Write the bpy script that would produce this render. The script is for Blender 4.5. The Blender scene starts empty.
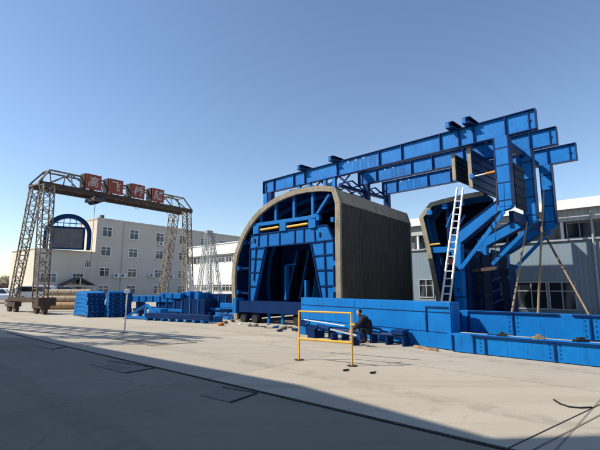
import bpy, math, random
from math import sin, cos, radians, atan, atan2, pi, sqrt, hypot
from mathutils import Vector, Matrix, noise
random.seed(7)
SC = bpy.context.scene
COL = SC.collection

# ------------------------------------------------------------------ camera geometry
F = 410.0; PITCH = atan(62/410.0); EYE = 1.6
def ray(x, y):
    a = (x-300)/F; b = (225-y)/F
    return (a, cos(PITCH)-sin(PITCH)*b, sin(PITCH)+cos(PITCH)*b)
def gr(x, y, z=0.0):
    d = ray(x, y); t = (z-EYE)/d[2]
    return Vector((d[0]*t, d[1]*t, z))
def at(x, y, Y):
    d = ray(x, y); t = Y/d[1]
    return Vector((d[0]*t, Y, EYE+d[2]*t))

# ------------------------------------------------------------------ materials
def mat(name):
    m = bpy.data.materials.new(name); m.use_nodes = True
    nt = m.node_tree; b = nt.nodes['Principled BSDF']
    return m, nt, b
def node(nt, t, **kw):
    n = nt.nodes.new(t)
    for k, v in kw.items():
        if k in n.inputs: n.inputs[k].default_value = v
        else: setattr(n, k, v)
    return n
def ramp(nt, src, a, b, ca=(0,0,0,1), cb=(1,1,1,1)):
    r = nt.nodes.new('ShaderNodeValToRGB'); r.color_ramp.elements[0].position = a; r.color_ramp.elements[1].position = b
    r.color_ramp.elements[0].color = ca; r.color_ramp.elements[1].color = cb
    nt.links.new(src, r.inputs[0]); return r.outputs[0]
def mix(nt, fac, c1, c2, mode='MIX'):
    m = nt.nodes.new('ShaderNodeMix'); m.data_type = 'RGBA'; m.blend_type = mode
    if hasattr(fac, 'links') or hasattr(fac, 'is_linked'): nt.links.new(fac, m.inputs[0])
    else: m.inputs[0].default_value = fac
    for i, c in ((6, c1), (7, c2)):
        if isinstance(c, tuple): m.inputs[i].default_value = (*c[:3], 1)
        else: nt.links.new(c, m.inputs[i])
    return m.outputs[2]
def coords(nt, scale=(1,1,1), rot=(0,0,0), kind='Object'):
    tc = nt.nodes.new('ShaderNodeTexCoord'); mp = nt.nodes.new('ShaderNodeMapping')
    mp.inputs['Scale'].default_value = scale; mp.inputs['Rotation'].default_value = rot
    nt.links.new(tc.outputs[kind], mp.inputs[0]); return mp.outputs[0]
def noi(nt, vec, scale, detail=6, rough=0.6):
    n = node(nt, 'ShaderNodeTexNoise'); n.inputs['Scale'].default_value = scale
    n.inputs['Detail'].default_value = detail; n.inputs['Roughness'].default_value = rough
    nt.links.new(vec, n.inputs['Vector']); return n.outputs['Fac']
def bump(nt, b, h, dist=0.01, strength=0.6):
    n = node(nt, 'ShaderNodeBump'); n.inputs['Distance'].default_value = dist; n.inputs['Strength'].default_value = strength
    nt.links.new(h, n.inputs['Height']); nt.links.new(n.outputs[0], b.inputs['Normal'])

def painted(name, c, c2, rough=0.4, dirt=(0.16,0.12,0.09), dirt_lo=0.60, dirt_hi=0.78, sc=1.2, streak=True, metal=0.0, bd=0.012):
    m, nt, b = mat(name)
    v = coords(nt)
    base = mix(nt, ramp(nt, noi(nt, v, sc), .35, .68), c, c2)
    sv = coords(nt, (3.0, 3.0, 0.5)) if streak else v
    d = ramp(nt, noi(nt, sv, 2.2, 8, .7), dirt_lo, dirt_hi)
    col = mix(nt, d, base, dirt)
    sp = ramp(nt, noi(nt, v, 24, 3, .5), .66, .74)
    spm = node(nt, 'ShaderNodeMath', operation='MULTIPLY'); nt.links.new(sp, spm.inputs[0]); spm.inputs[1].default_value = .35
    col = mix(nt, spm.outputs[0], col, dirt)
    nt.links.new(col, b.inputs['Base Color'])
    rr = node(nt, 'ShaderNodeMapRange'); nt.links.new(noi(nt, v, 5), rr.inputs[0])
    rr.inputs[3].default_value = rough-.12; rr.inputs[4].default_value = rough+.18
    nt.links.new(rr.outputs[0], b.inputs['Roughness']); b.inputs['Metallic'].default_value = metal
    bump(nt, b, noi(nt, v, 1.6, 3), bd, .5); b.inputs['Specular IOR Level'].default_value = .32
    return m
M = {}
M['blue'] = painted('blue_paint', (0.0005,0.125,0.41), (0.001,0.165,0.50), .5, (0.006,0.055,0.16), .54, .80)
M['navy'] = painted('navy_paint_and_shade', (0.002,0.018,0.085), (0.003,0.030,0.125), .45, (0.004,0.014,0.05), .60, .82)  # also stands in for shade on panel ends and inside the arch
M['darkpanel'] = painted('dark_primer_and_shade', (0.002,0.006,0.026), (0.003,0.010,0.04), .6, (0.006,0.008,0.02), .55, .8)
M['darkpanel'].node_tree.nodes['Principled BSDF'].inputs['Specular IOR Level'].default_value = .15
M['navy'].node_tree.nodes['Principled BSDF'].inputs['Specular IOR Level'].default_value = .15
def scuffs(m, c, amt):
    nt = m.node_tree; b = nt.nodes['Principled BSDF']; src = b.inputs['Base Color'].links[0].from_socket
    f = None
    for sc in ((.5,.5,7), (5,5,.4)):
        r = ramp(nt, noi(nt, coords(nt, sc), 2.4, 8, .75), .60, .72)
        k = node(nt, 'ShaderNodeMath', operation='MULTIPLY'); nt.links.new(r, k.inputs[0]); k.inputs[1].default_value = amt
        src = mix(nt, k.outputs[0], src, c)
    r = ramp(nt, noi(nt, coords(nt, (1,1,1)), 9, 5, .7), .70, .76)
    k = node(nt, 'ShaderNodeMath', operation='MULTIPLY'); nt.links.new(r, k.inputs[0]); k.inputs[1].default_value = .6
    src = mix(nt, k.outputs[0], src, (.12,.06,.035))
    nt.links.new(src, b.inputs['Base Color'])
scuffs(M['blue'], (.004,.17,.44), .45); M['blue'].node_tree.nodes['Principled BSDF'].inputs['Specular IOR Level'].default_value = .2; scuffs(M['navy'], (.02,.06,.16), .4)
M['tan'] = painted('weathered_form_steel', (0.26,0.22,0.155), (0.36,0.305,0.225), .75, (0.14,0.11,0.08), .50, .76, 2.5)
M['blackplate'] = painted('oiled_black_plate', (0.014,0.012,0.009), (0.030,0.027,0.020), .5, (0.068,0.056,0.038), .46, .74, .6, True, .0)
M['yellow'] = painted('yellow_paint', (0.72,0.36,0.03), (0.80,0.45,0.05), .45, (0.35,0.16,0.04), .60, .78, 4)
M['white'] = painted('white_paint', (0.78,0.78,0.76), (0.70,0.70,0.68), .5, (0.50,0.47,0.42), .58, .85)
M['alu'] = painted('aluminium', (0.72,0.72,0.73), (0.62,0.62,0.64), .35, (0.45,0.43,0.4), .6, .85, 4, True, .25)
M['rust'] = painted('rusty_lattice_steel', (0.22,0.195,0.15), (0.33,0.30,0.245), .7, (0.10,0.05,0.03), .45, .62, 2)
M['rustdark'] = painted('dark_rusty_steel', (0.07,0.045,0.035), (0.11,0.07,0.05), .7, (0.04,0.03,0.025), .45, .65, 2)
M['black'] = painted('black_rubber', (0.018,0.018,0.019), (0.03,0.03,0.03), .7, (0.08,0.07,0.06), .58, .8, 3)
M['red'] = painted('red_sign_paint', (0.34,0.065,0.04), (0.27,0.05,0.035), .5, (0.22,0.09,0.07), .58, .8, 3)
M['wood'] = painted('bamboo_pole', (0.31,0.225,0.13), (0.24,0.17,0.095), .65, (0.13,0.08,0.05), .52, .72, 6)
M['orange'] = painted('orange_paint', (0.75,0.25,0.03), (0.65,0.2,0.03), .5, (0.3,0.1,0.03), .6, .8, 4)
M['timber'] = painted('timber', (0.36,0.25,0.15), (0.25,0.17,0.10), .8, (0.1,0.07,0.05), .5, .7, 6)
M['pipe'] = painted('tan_pipe_coating', (0.38,0.31,0.215), (0.47,0.385,0.28), .8, (0.30,0.22,0.14), .52, .75, 2, False)
M['pipeo'] = painted('orange_tan_pipe_coating', (0.42,0.27,0.14), (0.48,0.32,0.18), .8, (0.30,0.20,0.12), .52, .75, 2, False)
M['officewall'] = painted('grey_render', (0.49,0.45,0.41), (0.53,0.49,0.445), .9, (0.36,0.33,0.31), .55, .9, .35, True, 0, .004)
M['cream'] = painted('cream_render', (0.60,0.54,0.44), (0.66,0.60,0.49), .9, (0.44,0.39,0.33), .56, .9, .4, True, 0, .004)
M['frame'] = painted('white_window_frame', (0.75,0.75,0.75), (0.68,0.68,0.68), .5, (0.5,0.48,0.45), .6, .85)
M['greyframe'] = painted('grey_window_frame', (0.34,0.36,0.37), (0.28,0.30,0.31), .5, (0.2,0.2,0.2), .6, .85)
M['carwhite'] = painted('white_car_paint', (0.78,0.78,0.78), (0.74,0.74,0.74), .25, (0.6,0.58,0.55), .7, .95)
M['carblue'] = painted('dark_blue_car_paint', (0.015,0.02,0.08), (0.02,0.03,0.11), .3, (0.05,0.05,0.07), .65, .9)
M['cloth'] = painted('dark_work_clothes', (0.009,0.011,0.022), (0.016,0.019,0.032), .9, (0.05,0.045,0.04), .55, .8, 6)
M['skin'] = painted('skin', (0.42,0.24,0.16), (0.46,0.27,0.18), .55, (0.3,0.16,0.1), .7, .95)
M['roofdark'] = painted('dark_roof_sheet', (0.06,0.06,0.065), (0.09,0.09,0.09), .7)
M['signtext'] = painted('pale_lettering', (0.60,0.56,0.50), (0.52,0.48,0.42), .6, (0.5,0.42,0.36), .62, .85, 5)
M['screengrey'] = painted('dark_grey_panel', (0.085,0.085,0.10), (0.12,0.12,0.14), .6, (0.16,0.15,0.16), .5, .8)

m, nt, b = mat('window_glass'); M['glass'] = m
v = coords(nt)
c = mix(nt, ramp(nt, noi(nt, coords(nt, (1,1,.25)), .8, 2), .50, .60), (0.012,0.016,0.02), (0.11,0.12,0.13))
nt.links.new(c, b.inputs['Base Color']); b.inputs['Roughness'].default_value = .12; b.inputs['Specular IOR Level'].default_value = .5
bump(nt, b, noi(nt, v, .9, 2), .02, .4)

def sheet_metal(name, c, c2, period=0.22, rough=.5, dirt=(0.2,0.2,0.19)):
    m, nt, b = mat(name)
    v = coords(nt)
    sx = node(nt, 'ShaderNodeSeparateXYZ'); nt.links.new(v, sx.inputs[0])
    mm = node(nt, 'ShaderNodeMath', operation='MULTIPLY'); nt.links.new(sx.outputs[0], mm.inputs[0]); mm.inputs[1].default_value = 1/period
    fr = node(nt, 'ShaderNodeMath', operation='FRACT'); nt.links.new(mm.outputs[0], fr.inputs[0])
    h = ramp(nt, fr.outputs[0], .72, .8)
    base = mix(nt, ramp(nt, noi(nt, v, .5), .35, .68), c, c2)
    # panel-to-panel tone change
    fl = node(nt, 'ShaderNodeMath', operation='SNAP'); nt.links.new(sx.outputs[0], fl.inputs[0]); fl.inputs[1].default_value = period*4
    wn = node(nt, 'ShaderNodeTexWhiteNoise', noise_dimensions='1D'); nt.links.new(fl.outputs[0], wn.inputs['W'])
    mr = node(nt, 'ShaderNodeMapRange'); nt.links.new(wn.outputs['Value'], mr.inputs[0]); mr.inputs[3].default_value = 0; mr.inputs[4].default_value = .22
    base = mix(nt, mr.outputs[0], base, dirt)
    d = ramp(nt, noi(nt, coords(nt, (2,2,.25)), 1.5, 8, .7), .55, .8)
    dm = node(nt, 'ShaderNodeMath', operation='MULTIPLY'); nt.links.new(d, dm.inputs[0]); dm.inputs[1].default_value = .5
    nt.links.new(mix(nt, dm.outputs[0], base, dirt), b.inputs['Base Color'])
    b.inputs['Roughness'].default_value = rough
    bump(nt, b, h, .03, .9)
    return m
M['bluegrey'] = sheet_metal('blue_grey_cladding', (0.155,0.215,0.27), (0.18,0.245,0.30), .25)
M['whiteclad'] = sheet_metal('white_cladding', (0.76,0.75,0.73), (0.80,0.79,0.77), .3, .55, (0.55,0.53,0.5))
M['greyclad'] = sheet_metal('grey_cladding', (0.43,0.46,0.455), (0.48,0.51,0.505), .3, .55, (0.2,0.21,0.21))
M['hallclad'] = sheet_metal('hall_cladding', (0.30,0.32,0.34), (0.34,0.36,0.38), .3)

def concrete(name, c, c2, stain, joint, ang, bw, bh, crack=True, off=(0,0,0)):
    m, nt, b = mat(name)
    v = coords(nt, (1,1,1), (0,0,ang)); 
    n1 = noi(nt, v, .22, 8, .62); n2 = noi(nt, v, 1.6, 8, .65); n3 = noi(nt, v, 40, 4, .7)
    base = mix(nt, ramp(nt, n1, .35, .65), c, c2)
    # long wheel-swept smears
    sv = coords(nt, (.16, 1.5, 1), (0,0,ang))
    s1 = ramp(nt, noi(nt, sv, .9, 8, .65), .52, .74)
    k = node(nt, 'ShaderNodeMath', operation='MULTIPLY'); nt.links.new(s1, k.inputs[0]); k.inputs[1].default_value = .6
    base = mix(nt, k.outputs[0], base, (stain[0]*1.35, stain[1]*1.2, stain[2]*1.0))
    s2 = ramp(nt, n2, .60, .74)
    k = node(nt, 'ShaderNodeMath', operation='MULTIPLY'); nt.links.new(s2, k.inputs[0]); k.inputs[1].default_value = .45
    base = mix(nt, k.outputs[0], base, stain)
    g = node(nt, 'ShaderNodeMapRange'); nt.links.new(n3, g.inputs[0]); g.inputs[3].default_value = .70; g.inputs[4].default_value = 1.28
    gm = node(nt, 'ShaderNodeMix', data_type='RGBA', blend_type='MULTIPLY'); gm.inputs[0].default_value = 1
    nt.links.new(base, gm.inputs[6]); nt.links.new(g.outputs[0], gm.inputs[7])
    base = gm.outputs[2]
    # darker oil spots
    o1 = ramp(nt, noi(nt, v, .75, 3, .5), .70, .80)
    k = node(nt, 'ShaderNodeMath', operation='MULTIPLY'); nt.links.new(o1, k.inputs[0]); k.inputs[1].default_value = .55
    base = mix(nt, k.outputs[0], base, tuple(x*.55 for x in stain))
    # pairs of tyre tracks
    wt = node(nt, 'ShaderNodeTexWave', wave_type='BANDS', bands_direction='Y'); wt.inputs['Scale'].default_value = .085
    wt.inputs['Distortion'].default_value = 3.5; wt.inputs['Detail'].default_value = 1.0; wt.inputs['Detail Scale'].default_value = .25
    nt.links.new(v, wt.inputs['Vector'])
    t1 = ramp(nt, wt.outputs['Fac'], .955, .985)
    tn = ramp(nt, noi(nt, v, 3.0, 8, .75), .42, .62)
    k = node(nt, 'ShaderNodeMath', operation='MULTIPLY'); nt.links.new(t1, k.inputs[0]); nt.links.new(tn, k.inputs[1])
    k2 = node(nt, 'ShaderNodeMath', operation='MULTIPLY'); nt.links.new(k.outputs[0], k2.inputs[0]); k2.inputs[1].default_value = .35
    base = mix(nt, k2.outputs[0], base, tuple(x*.6 for x in stain))
    # slab-to-slab tone and joints
    br = node(nt, 'ShaderNodeTexBrick'); br.offset = 0.0; br.squash = 1
    br.inputs['Scale'].default_value = 1; br.inputs['Brick Width'].default_value = bw; br.inputs['Row Height'].default_value = bh
    br.inputs['Mortar Size'].default_value = .016; br.inputs['Mortar Smooth'].default_value = .3
    br.inputs['Color1'].default_value = (1,1,1,1); br.inputs['Color2'].default_value = (.87,.87,.88,1); br.inputs['Mortar'].default_value = (1,1,1,1)
    wv = node(nt, 'ShaderNodeVectorMath', operation='ADD'); nt.links.new(v, wv.inputs[0]); wv.inputs[1].default_value = off
    nt.links.new(wv.outputs[0], br.inputs['Vector'])
    gm = node(nt, 'ShaderNodeMix', data_type='RGBA', blend_type='MULTIPLY'); gm.inputs[0].default_value = 1
    nt.links.new(base, gm.inputs[6]); nt.links.new(br.outputs['Color'], gm.inputs[7]); base = gm.outputs[2]
    jm = node(nt, 'ShaderNodeMath', operation='MULTIPLY'); nt.links.new(br.outputs['Fac'], jm.inputs[0]); jm.inputs[1].default_value = joint
    base = mix(nt, jm.outputs[0], base, (0.07,0.065,0.06))
    if crack:
        vo = node(nt, 'ShaderNodeTexVoronoi', feature='DISTANCE_TO_EDGE'); vo.inputs['Scale'].default_value = .33
        wp = node(nt, 'ShaderNodeVectorMath', operation='MULTIPLY_ADD')
        nn = node(nt, 'ShaderNodeTexNoise'); nn.inputs['Scale'].default_value = 1.2; nn.inputs['Detail'].default_value = 6; nt.links.new(v, nn.inputs['Vector'])
        nt.links.new(nn.outputs['Color'], wp.inputs[0]); wp.inputs[1].default_value = (.9,.9,0); nt.links.new(v, wp.inputs[2])
        nt.links.new(wp.outputs[0], vo.inputs['Vector'])
        cr = ramp(nt, vo.outputs['Distance'], .0, .006, (1,1,1,1), (0,0,0,1))
        gate = ramp(nt, n1, .52, .58)
        k = node(nt, 'ShaderNodeMath', operation='MULTIPLY'); nt.links.new(cr, k.inputs[0]); nt.links.new(gate, k.inputs[1])
        k2 = node(nt, 'ShaderNodeMath', operation='MULTIPLY'); nt.links.new(k.outputs[0], k2.inputs[0]); k2.inputs[1].default_value = .55
        base = mix(nt, k2.outputs[0], base, (0.08,0.07,0.065))
    nt.links.new(base, b.inputs['Base Color']); b.inputs['Roughness'].default_value = .85
    bump(nt, b, noi(nt, v, 14, 6, .7), .006, .5)
    return m
ANG = radians(44)
M['yard'] = concrete('yard_concrete', (0.43,0.37,0.285), (0.49,0.43,0.335), (0.25,0.21,0.16), .60, ANG, 5.2, 4.3, True, (1.2,.6,0))
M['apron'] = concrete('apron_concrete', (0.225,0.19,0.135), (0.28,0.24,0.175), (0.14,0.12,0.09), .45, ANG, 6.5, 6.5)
M['plate'] = painted('steel_cover_plate', (0.20,0.175,0.14), (0.245,0.215,0.165), .7, (0.13,0.10,0.07), .5, .7, 2, False)
M['groove'] = painted('dark_groove_dirt', (0.018,0.016,0.015), (0.03,0.027,0.024), .9, (0.05,0.045,0.04), .6, .85, 8, False)
M['patch'] = painted('dark_slab_concrete', (0.20,0.175,0.145), (0.25,0.22,0.18), .85, (0.13,0.11,0.09), .45, .7, 3, False)
M['twig'] = painted('bare_twigs', (0.13,0.10,0.085), (0.18,0.14,0.12), .9, (0.09,0.07,0.06), .5, .7, 5, False)
M['earth'] = painted('dry_earth', (0.22,0.19,0.14), (0.28,0.24,0.18), .95, (0.14,0.13,0.08), .45, .65, .1, False)

# ------------------------------------------------------------------ mesh building
class MB:
    def __init__(s): s.v = []; s.f = []
    def add(s, vs, fs):
        o = len(s.v); s.v += [tuple(p) for p in vs]; s.f += [tuple(i+o for i in f) for f in fs]; return s
    def box(s, x0, x1, y0, y1, z0, z1):
        vs = [(x, y, z) for z in (z0, z1) for y in (y0, y1) for x in (x0, x1)]
        return s.add(vs, [(0,2,3,1),(4,5,7,6),(0,1,5,4),(2,6,7,3),(0,4,6,2),(1,3,7,5)])
    def bar(s, p, q, w=.05, h=None, up=(0,0,1)):
        h = h or w; p = Vector(p); q = Vector(q); d = (q-p)
        if d.length < 1e-6: return s
        d.normalize(); u = Vector(up)
        if abs(d.dot(u)) > .98: u = Vector((1,0,0)) if abs(d.x) < .9 else Vector((0,1,0))
        a = d.cross(u).normalized(); c = a.cross(d).normalized()
        vs = [e + a*i*w/2 + c*j*h/2 for e in (p, q) for j in (-1,1) for i in (-1,1)]
        return s.add(vs, [(0,2,3,1),(4,5,7,6),(0,1,5,4),(2,6,7,3),(0,4,6,2),(1,3,7,5)])
    def tube(s, p, q, r=.05, n=10, r2=None, cap=True):
        p = Vector(p); q = Vector(q); r2 = r if r2 is None else r2; d = (q-p).normalized()
        u = Vector((0,0,1)) if abs(d.z) < .95 else Vector((1,0,0))
        a = d.cross(u).normalized(); c = a.cross(d)
        vs = [p + (a*cos(t)+c*sin(t))*r for t in [2*pi*i/n for i in range(n)]] + [q + (a*cos(t)+c*sin(t))*r2 for t in [2*pi*i/n for i in range(n)]]
        fs = [(i, (i+1) % n, n+(i+1) % n, n+i) for i in range(n)]
        if cap: fs += [tuple(range(n-1,-1,-1)), tuple(range(n, 2*n))]
        return s.add(vs, fs)
    def path(s, pts, r, n=8):
        for a, c in zip(pts, pts[1:]): s.tube(a, c, r, n)
        return s
    def prism(s, pts, y0, y1):          # pts in (x,z), extruded along y
        n = len(pts)
        vs = [(p[0], y0, p[1]) for p in pts] + [(p[0], y1, p[1]) for p in pts]
        return s.add(vs, [tuple(range(n)), tuple(range(2*n-1, n-1, -1))] + [(i, i+n, (i+1) % n+n, (i+1) % n) for i in range(n)])
    def shell(s, outer, inner, y0, y1):   # strip between two polylines (x,z), open ends, extruded along y
        n = len(outer)
        vs = []
        for y in (y0, y1):
            vs += [(p[0], y, p[1]) for p in outer] + [(p[0], y, p[1]) for p in inner]
        fs = []
        for i in range(n-1):
            fs += [(i, i+1, n+i+1, n+i), (2*n+i, 3*n+i, 3*n+i+1, 2*n+i+1), (i, 2*n+i, 2*n+i+1, i+1), (n+i, n+i+1, 3*n+i+1, 3*n+i)]
        for i in (0, n-1): fs.append((i, n+i, 3*n+i, 2*n+i))
        return s.add(vs, fs)
    def build(s, name, m, parent=None, smooth=False, bevel=0.0):
        me = bpy.data.meshes.new(name); me.from_pydata(s.v, [], s.f)
        me.materials.append(m if not isinstance(m, str) else M[m])
        import bmesh
        bm = bmesh.new(); bm.from_mesh(me); bmesh.ops.recalc_face_normals(bm, faces=bm.faces); bm.to_mesh(me); bm.free()
        if smooth:
            for p in me.polygons: p.use_smooth = True
        o = bpy.data.objects.new(name, me); COL.objects.link(o)
        if parent: o.parent = parent
        if bevel:
            bv = o.modifiers.new('bevel', 'BEVEL'); bv.width = bevel; bv.segments = 2; bv.limit_method = 'ANGLE'
        if smooth:
            try:
                me.set_sharp_from_angle(angle=radians(38))
            except Exception: pass
        return o
def tag(o, label, cat, group=None):
    o['label'] = label; o['category'] = cat
    if group: o['group'] = group
    return o
def thing(name, label, cat, loc=(0,0,0), rz=0.0, group=None):
    o = bpy.data.objects.new(name, None); COL.objects.link(o); o.empty_display_size = .2
    o.location = loc; o.rotation_euler = (0,0,rz)
    return tag(o, label, cat, group)
def struct(o, kind='structure'):
    o['kind'] = kind; return o
def place(o, loc, rz=0.0):
    o.location = loc; o.rotation_euler = (0,0,rz); return o
def dup(root, loc, rz, label=None):
    r = root.copy(); COL.objects.link(r); r.location = loc; r.rotation_euler = (0,0,rz)
    if label: r['label'] = label
    for ch in list(root.children):
        c = ch.copy(); COL.objects.link(c); c.parent = r
        for g in list(ch.children):
            d = g.copy(); COL.objects.link(d); d.parent = c
    return r
def az(deg): a = radians(deg); return atan2(-cos(a), sin(a))      # rotation whose local x is the near-right yard direction
def flat(pts, z, name, m):
    return MB().add([(p[0], p[1], z) for p in pts], [tuple(range(len(pts)))]).build(name, m)
def lattice(mb, p0, p1, w0, w1, n, ax, ay, r=.03, rb=.018, xb=False):
    p0, p1, ax, ay = Vector(p0), Vector(p1), Vector(ax).normalized(), Vector(ay).normalized()
    def c(t, i, j):
        w = w0+(w1-w0)*t; return p0+(p1-p0)*t + ax*i*w/2 + ay*j*w/2
    cs = [(-1,-1),(1,-1),(1,1),(-1,1)]
    for i, j in cs: mb.bar(c(0,i,j), c(1,i,j), r*2)
    for k in range(n):
        t0, t1 = k/n, (k+1)/n
        for q in range(4):
            a, d = cs[q], cs[(q+1) % 4]
            if k % 2: a, d = d, a
            mb.bar(c(t0,*a), c(t1,*d), rb*2)
            if xb: mb.bar(c(t0,*d), c(t1,*a), rb*2)
            mb.bar(c(t1,*a), c(t1,*d), rb*2)
    return mb

# ------------------------------------------------------------------ world, sun, camera
w = bpy.data.worlds.new('World'); SC.world = w; w.use_nodes = True
nt = w.node_tree; bg = nt.nodes['Background']
sky = nt.nodes.new('ShaderNodeTexSky'); sky.sky_type = 'NISHITA'; sky.sun_disc = False
SUN = Vector((-0.996, -0.087, 0)).normalized(); ELEV = radians(40)
sky.sun_elevation = ELEV; sky.sun_rotation = atan2(SUN.x, SUN.y) % (2*pi)
sky.air_density = 1.1; sky.dust_density = 0.25; sky.ozone_density = 1.4; sky.altitude = 0
nt.links.new(mix(nt, 1.0, sky.outputs[0], (0.98,1.02,1.10), 'MULTIPLY'), bg.inputs[0]); bg.inputs[1].default_value = 0.13
ld = bpy.data.lights.new('sun', 'SUN'); ld.energy = 5.0; ld.angle = radians(.53); ld.color = (1.0, .94, .82)
lo = bpy.data.objects.new('sun', ld); COL.objects.link(lo)
sd = Vector((SUN.x*cos(ELEV), SUN.y*cos(ELEV), sin(ELEV)))
lo.rotation_euler = (-sd).to_track_quat('-Z', 'Y').to_euler(); lo.location = sd*60
cd = bpy.data.cameras.new('camera'); co = bpy.data.objects.new('camera', cd); COL.objects.link(co)
co.location = (0,0,EYE); co.rotation_euler = (pi/2+PITCH, 0, 0)
cd.sensor_fit = 'HORIZONTAL'; cd.sensor_width = 36; cd.lens = F/600*36; cd.clip_start = .05; cd.clip_end = 3000
SC.camera = co
SC.view_settings.view_transform = 'Standard'; SC.view_settings.look = 'None'; SC.view_settings.gamma = 1; SC.view_settings.exposure = 0.25
SC.view_settings.use_curve_mapping = False
SC.cycles.max_bounces = 6

# ------------------------------------------------------------------ ground
struct(MB().add([(-900,-900,-.012),(900,-900,-.012),(900,1200,-.012),(-900,1200,-.012)], [(0,1,2,3)]).build('ground', 'earth'))
struct(MB().add([(-70,-30,0),(60,-30,0),(60,110,0),(-70,110,0)], [(0,1,2,3)]).build('yard', 'yard'))
# apron on the near side of the crane rail
RA, RB = Vector((0,6.1)), Vector((.762,-.648))
def rp(s, o=0.0):       # point on rail line, o = offset away from camera
    n = Vector((-RB.y, RB.x)); q = RA+RB*s+n*o; return (q.x, q.y)
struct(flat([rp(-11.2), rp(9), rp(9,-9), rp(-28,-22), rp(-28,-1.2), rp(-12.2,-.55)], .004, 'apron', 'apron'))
rail = struct(flat([rp(-11.2,-.035), rp(9,-.05), rp(9,.055), rp(-11.2,.035)], .008, 'rail_groove', 'groove'))
MB().box(-.02,.02,0,1,0,1)
mb = MB(); a = rp(-11.2,.004); c = rp(9,.004); mb.bar((a[0],a[1],.006),(c[0],c[1],.006),.03,.014); tag(mb.build('crane_rail', 'rustdark'), 'thin rusty crane rail set in the long dark groove across the concrete', 'rail')
struct(flat([rp(-13.6,.02), rp(-11.15,.03), rp(-11.15,-.04), rp(-13.6,-.03)], .008, 'groove_end', 'groove'))
# cover plates set beside the groove
plates = [([(90,365),(108,361.5),(155,368.5),(125,373.5)], 'rusty steel cover plate beside the groove, middle one of the three'),
          ([(200,396),(222,388),(257,394),(231,403)], 'rusty steel cover plate beside the groove, nearest to the camera'),
          ([(36,346),(50,343.5),(66,347),(52,350)], 'small rusty steel cover plate beside the far end of the groove')]
for pts, lab in plates:
    g = [gr(*p) for p in pts]; cx = sum((p for p in g), Vector())/4
    mb = MB(); vs = [(p.x, p.y, .006) for p in g]+[(p.x, p.y, .013) for p in g]
    mb.add(vs, [(0,1,2,3),(4,5,6,7),(0,1,5,4),(1,2,6,5),(2,3,7,6),(3,0,4,7)])
    t = thing('cover_plate', lab, 'cover plate', (0,0,0), 0, 'steel cover plates beside the groove')
    mb.build('plate', 'plate', t)
    mb = MB()
    for i in (1, 2, 3) if len(g) == 4 else ():
        p, q = g[i], g[(i+1) % 4]
        if i == 3: continue
        mb.bar((p.x,p.y,.012),(q.x,q.y,.012),.03,.012)
    mb.build('plate_edge', 'groove', t)
# dark joint running to the lower right, and faint saw cuts
def strip(p, q, w, z, name, m='groove'):
    p, q = Vector(p[:2]), Vector(q[:2]); d = (q-p).normalized(); n = Vector((-d.y, d.x))*w/2
    return struct(flat([p-n, q-n, q+n, p+n], z, name, m))
a, c = gr(505,450), gr(594,407.5); d = (c-a).normalized()
strip(a-d*3, c+d*.6, .014, .005, 'expansion_joint', 'groove')
nn = Vector((-d.y, d.x, 0))*-.17
strip(a+nn-d*3, c+nn+d*.5, .02, .005, 'expansion_joint', 'patch')
# crane lattice shadow painted on the slab as an outline of dark strips
for k, (q) in enumerate([[(128,340.5),(168,338.3),(196,342.5),(150,345.5)]]):
    g = [gr(*p) for p in q]
    for i in range(4): strip(g[i], g[(i+1) % 4], .10, .005+.003*((i+k*2) % 3), 'painted_shadow_strip', 'patch')
for (p, q, ww) in [((330,352.5),(420,360),.05), ((388,363.5),(402,362),.04)]:
    strip(gr(*p), gr(*q), ww, .0045, 'ground_mark', 'patch')  # thin dark strips on the slab
# dark kinked strip lying on the slab
mb = MB(); pts = [gr(*p) for p in [(554,400.5),(560,404.5),(569,407.5),(580,408.6),(592,408)]]
for p in pts: p.z = .012
for p, q in zip(pts, pts[1:]): mb.bar(p, q, .024, .014)
tag(mb.build('rubber_strip', 'black'), 'short curved black rubber strip lying on the sunlit concrete at right', 'strip')

# ------------------------------------------------------------------ the hall behind the camera whose eave shades the foreground
sh = Vector((-SUN.x, -SUN.y)).normalized()*(8.0/math.tan(ELEV))
k0 = Vector((0,7.09)); l0 = k0+Vector((-.785,.62))*42; r0 = k0+Vector((.65,-.76))*22
W0, W1, W2 = l0-sh, k0-sh, r0-sh
back = Vector((-.68,-.73))*14
mb = MB()
for p, q in ((W0, W1), (W1, W2)):
    mb.add([(p.x,p.y,0),(q.x,q.y,0),(q.x,q.y,8),(p.x,p.y,8)], [(0,1,2,3)])
B0, B1, B2 = W0+back, W1+back, W2+back
mb.add([(B0.x,B0.y,0),(B1.x,B1.y,0),(B1.x,B1.y,7.4),(B0.x,B0.y,7.4)], [(0,1,2,3)])
mb.add([(B2.x,B2.y,0),(B1.x,B1.y,0),(B1.x,B1.y,7.4),(B2.x,B2.y,7.4)], [(0,1,2,3)])
mb.add([(B2.x,B2.y,0),(W2.x,W2.y,0),(W2.x,W2.y,8),(B2.x,B2.y,7.4)], [(0,1,2,3)])
mb.add([(B0.x,B0.y,0),(W0.x,W0.y,0),(W0.x,W0.y,8),(B0.x,B0.y,7.4)], [(0,1,2,3)])
hall = thing('factory_hall', 'long grey factory hall behind the camera shading the foreground concrete', 'building', (0,0,0))
mb.build('wall', 'hallclad', hall)
q0 = gr(505,438); sdir = Vector((-SUN.x, -SUN.y)).normalized(); c_ = Vector((q0.x, q0.y))-sdir*10.6
sn = Vector((sdir.y, -sdir.x)); cr_ = [c_, c_-sdir*7, c_-sdir*7+sn*10, c_+sn*10]
mb = MB().add([(p.x,p.y,0) for p in cr_]+[(p.x,p.y,13) for p in cr_], [(0,1,5,4),(1,2,6,5),(2,3,7,6),(3,0,4,7),(4,5,6,7)])
mb.build('stair_tower', 'officewall', hall)
mb = MB()
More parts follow.
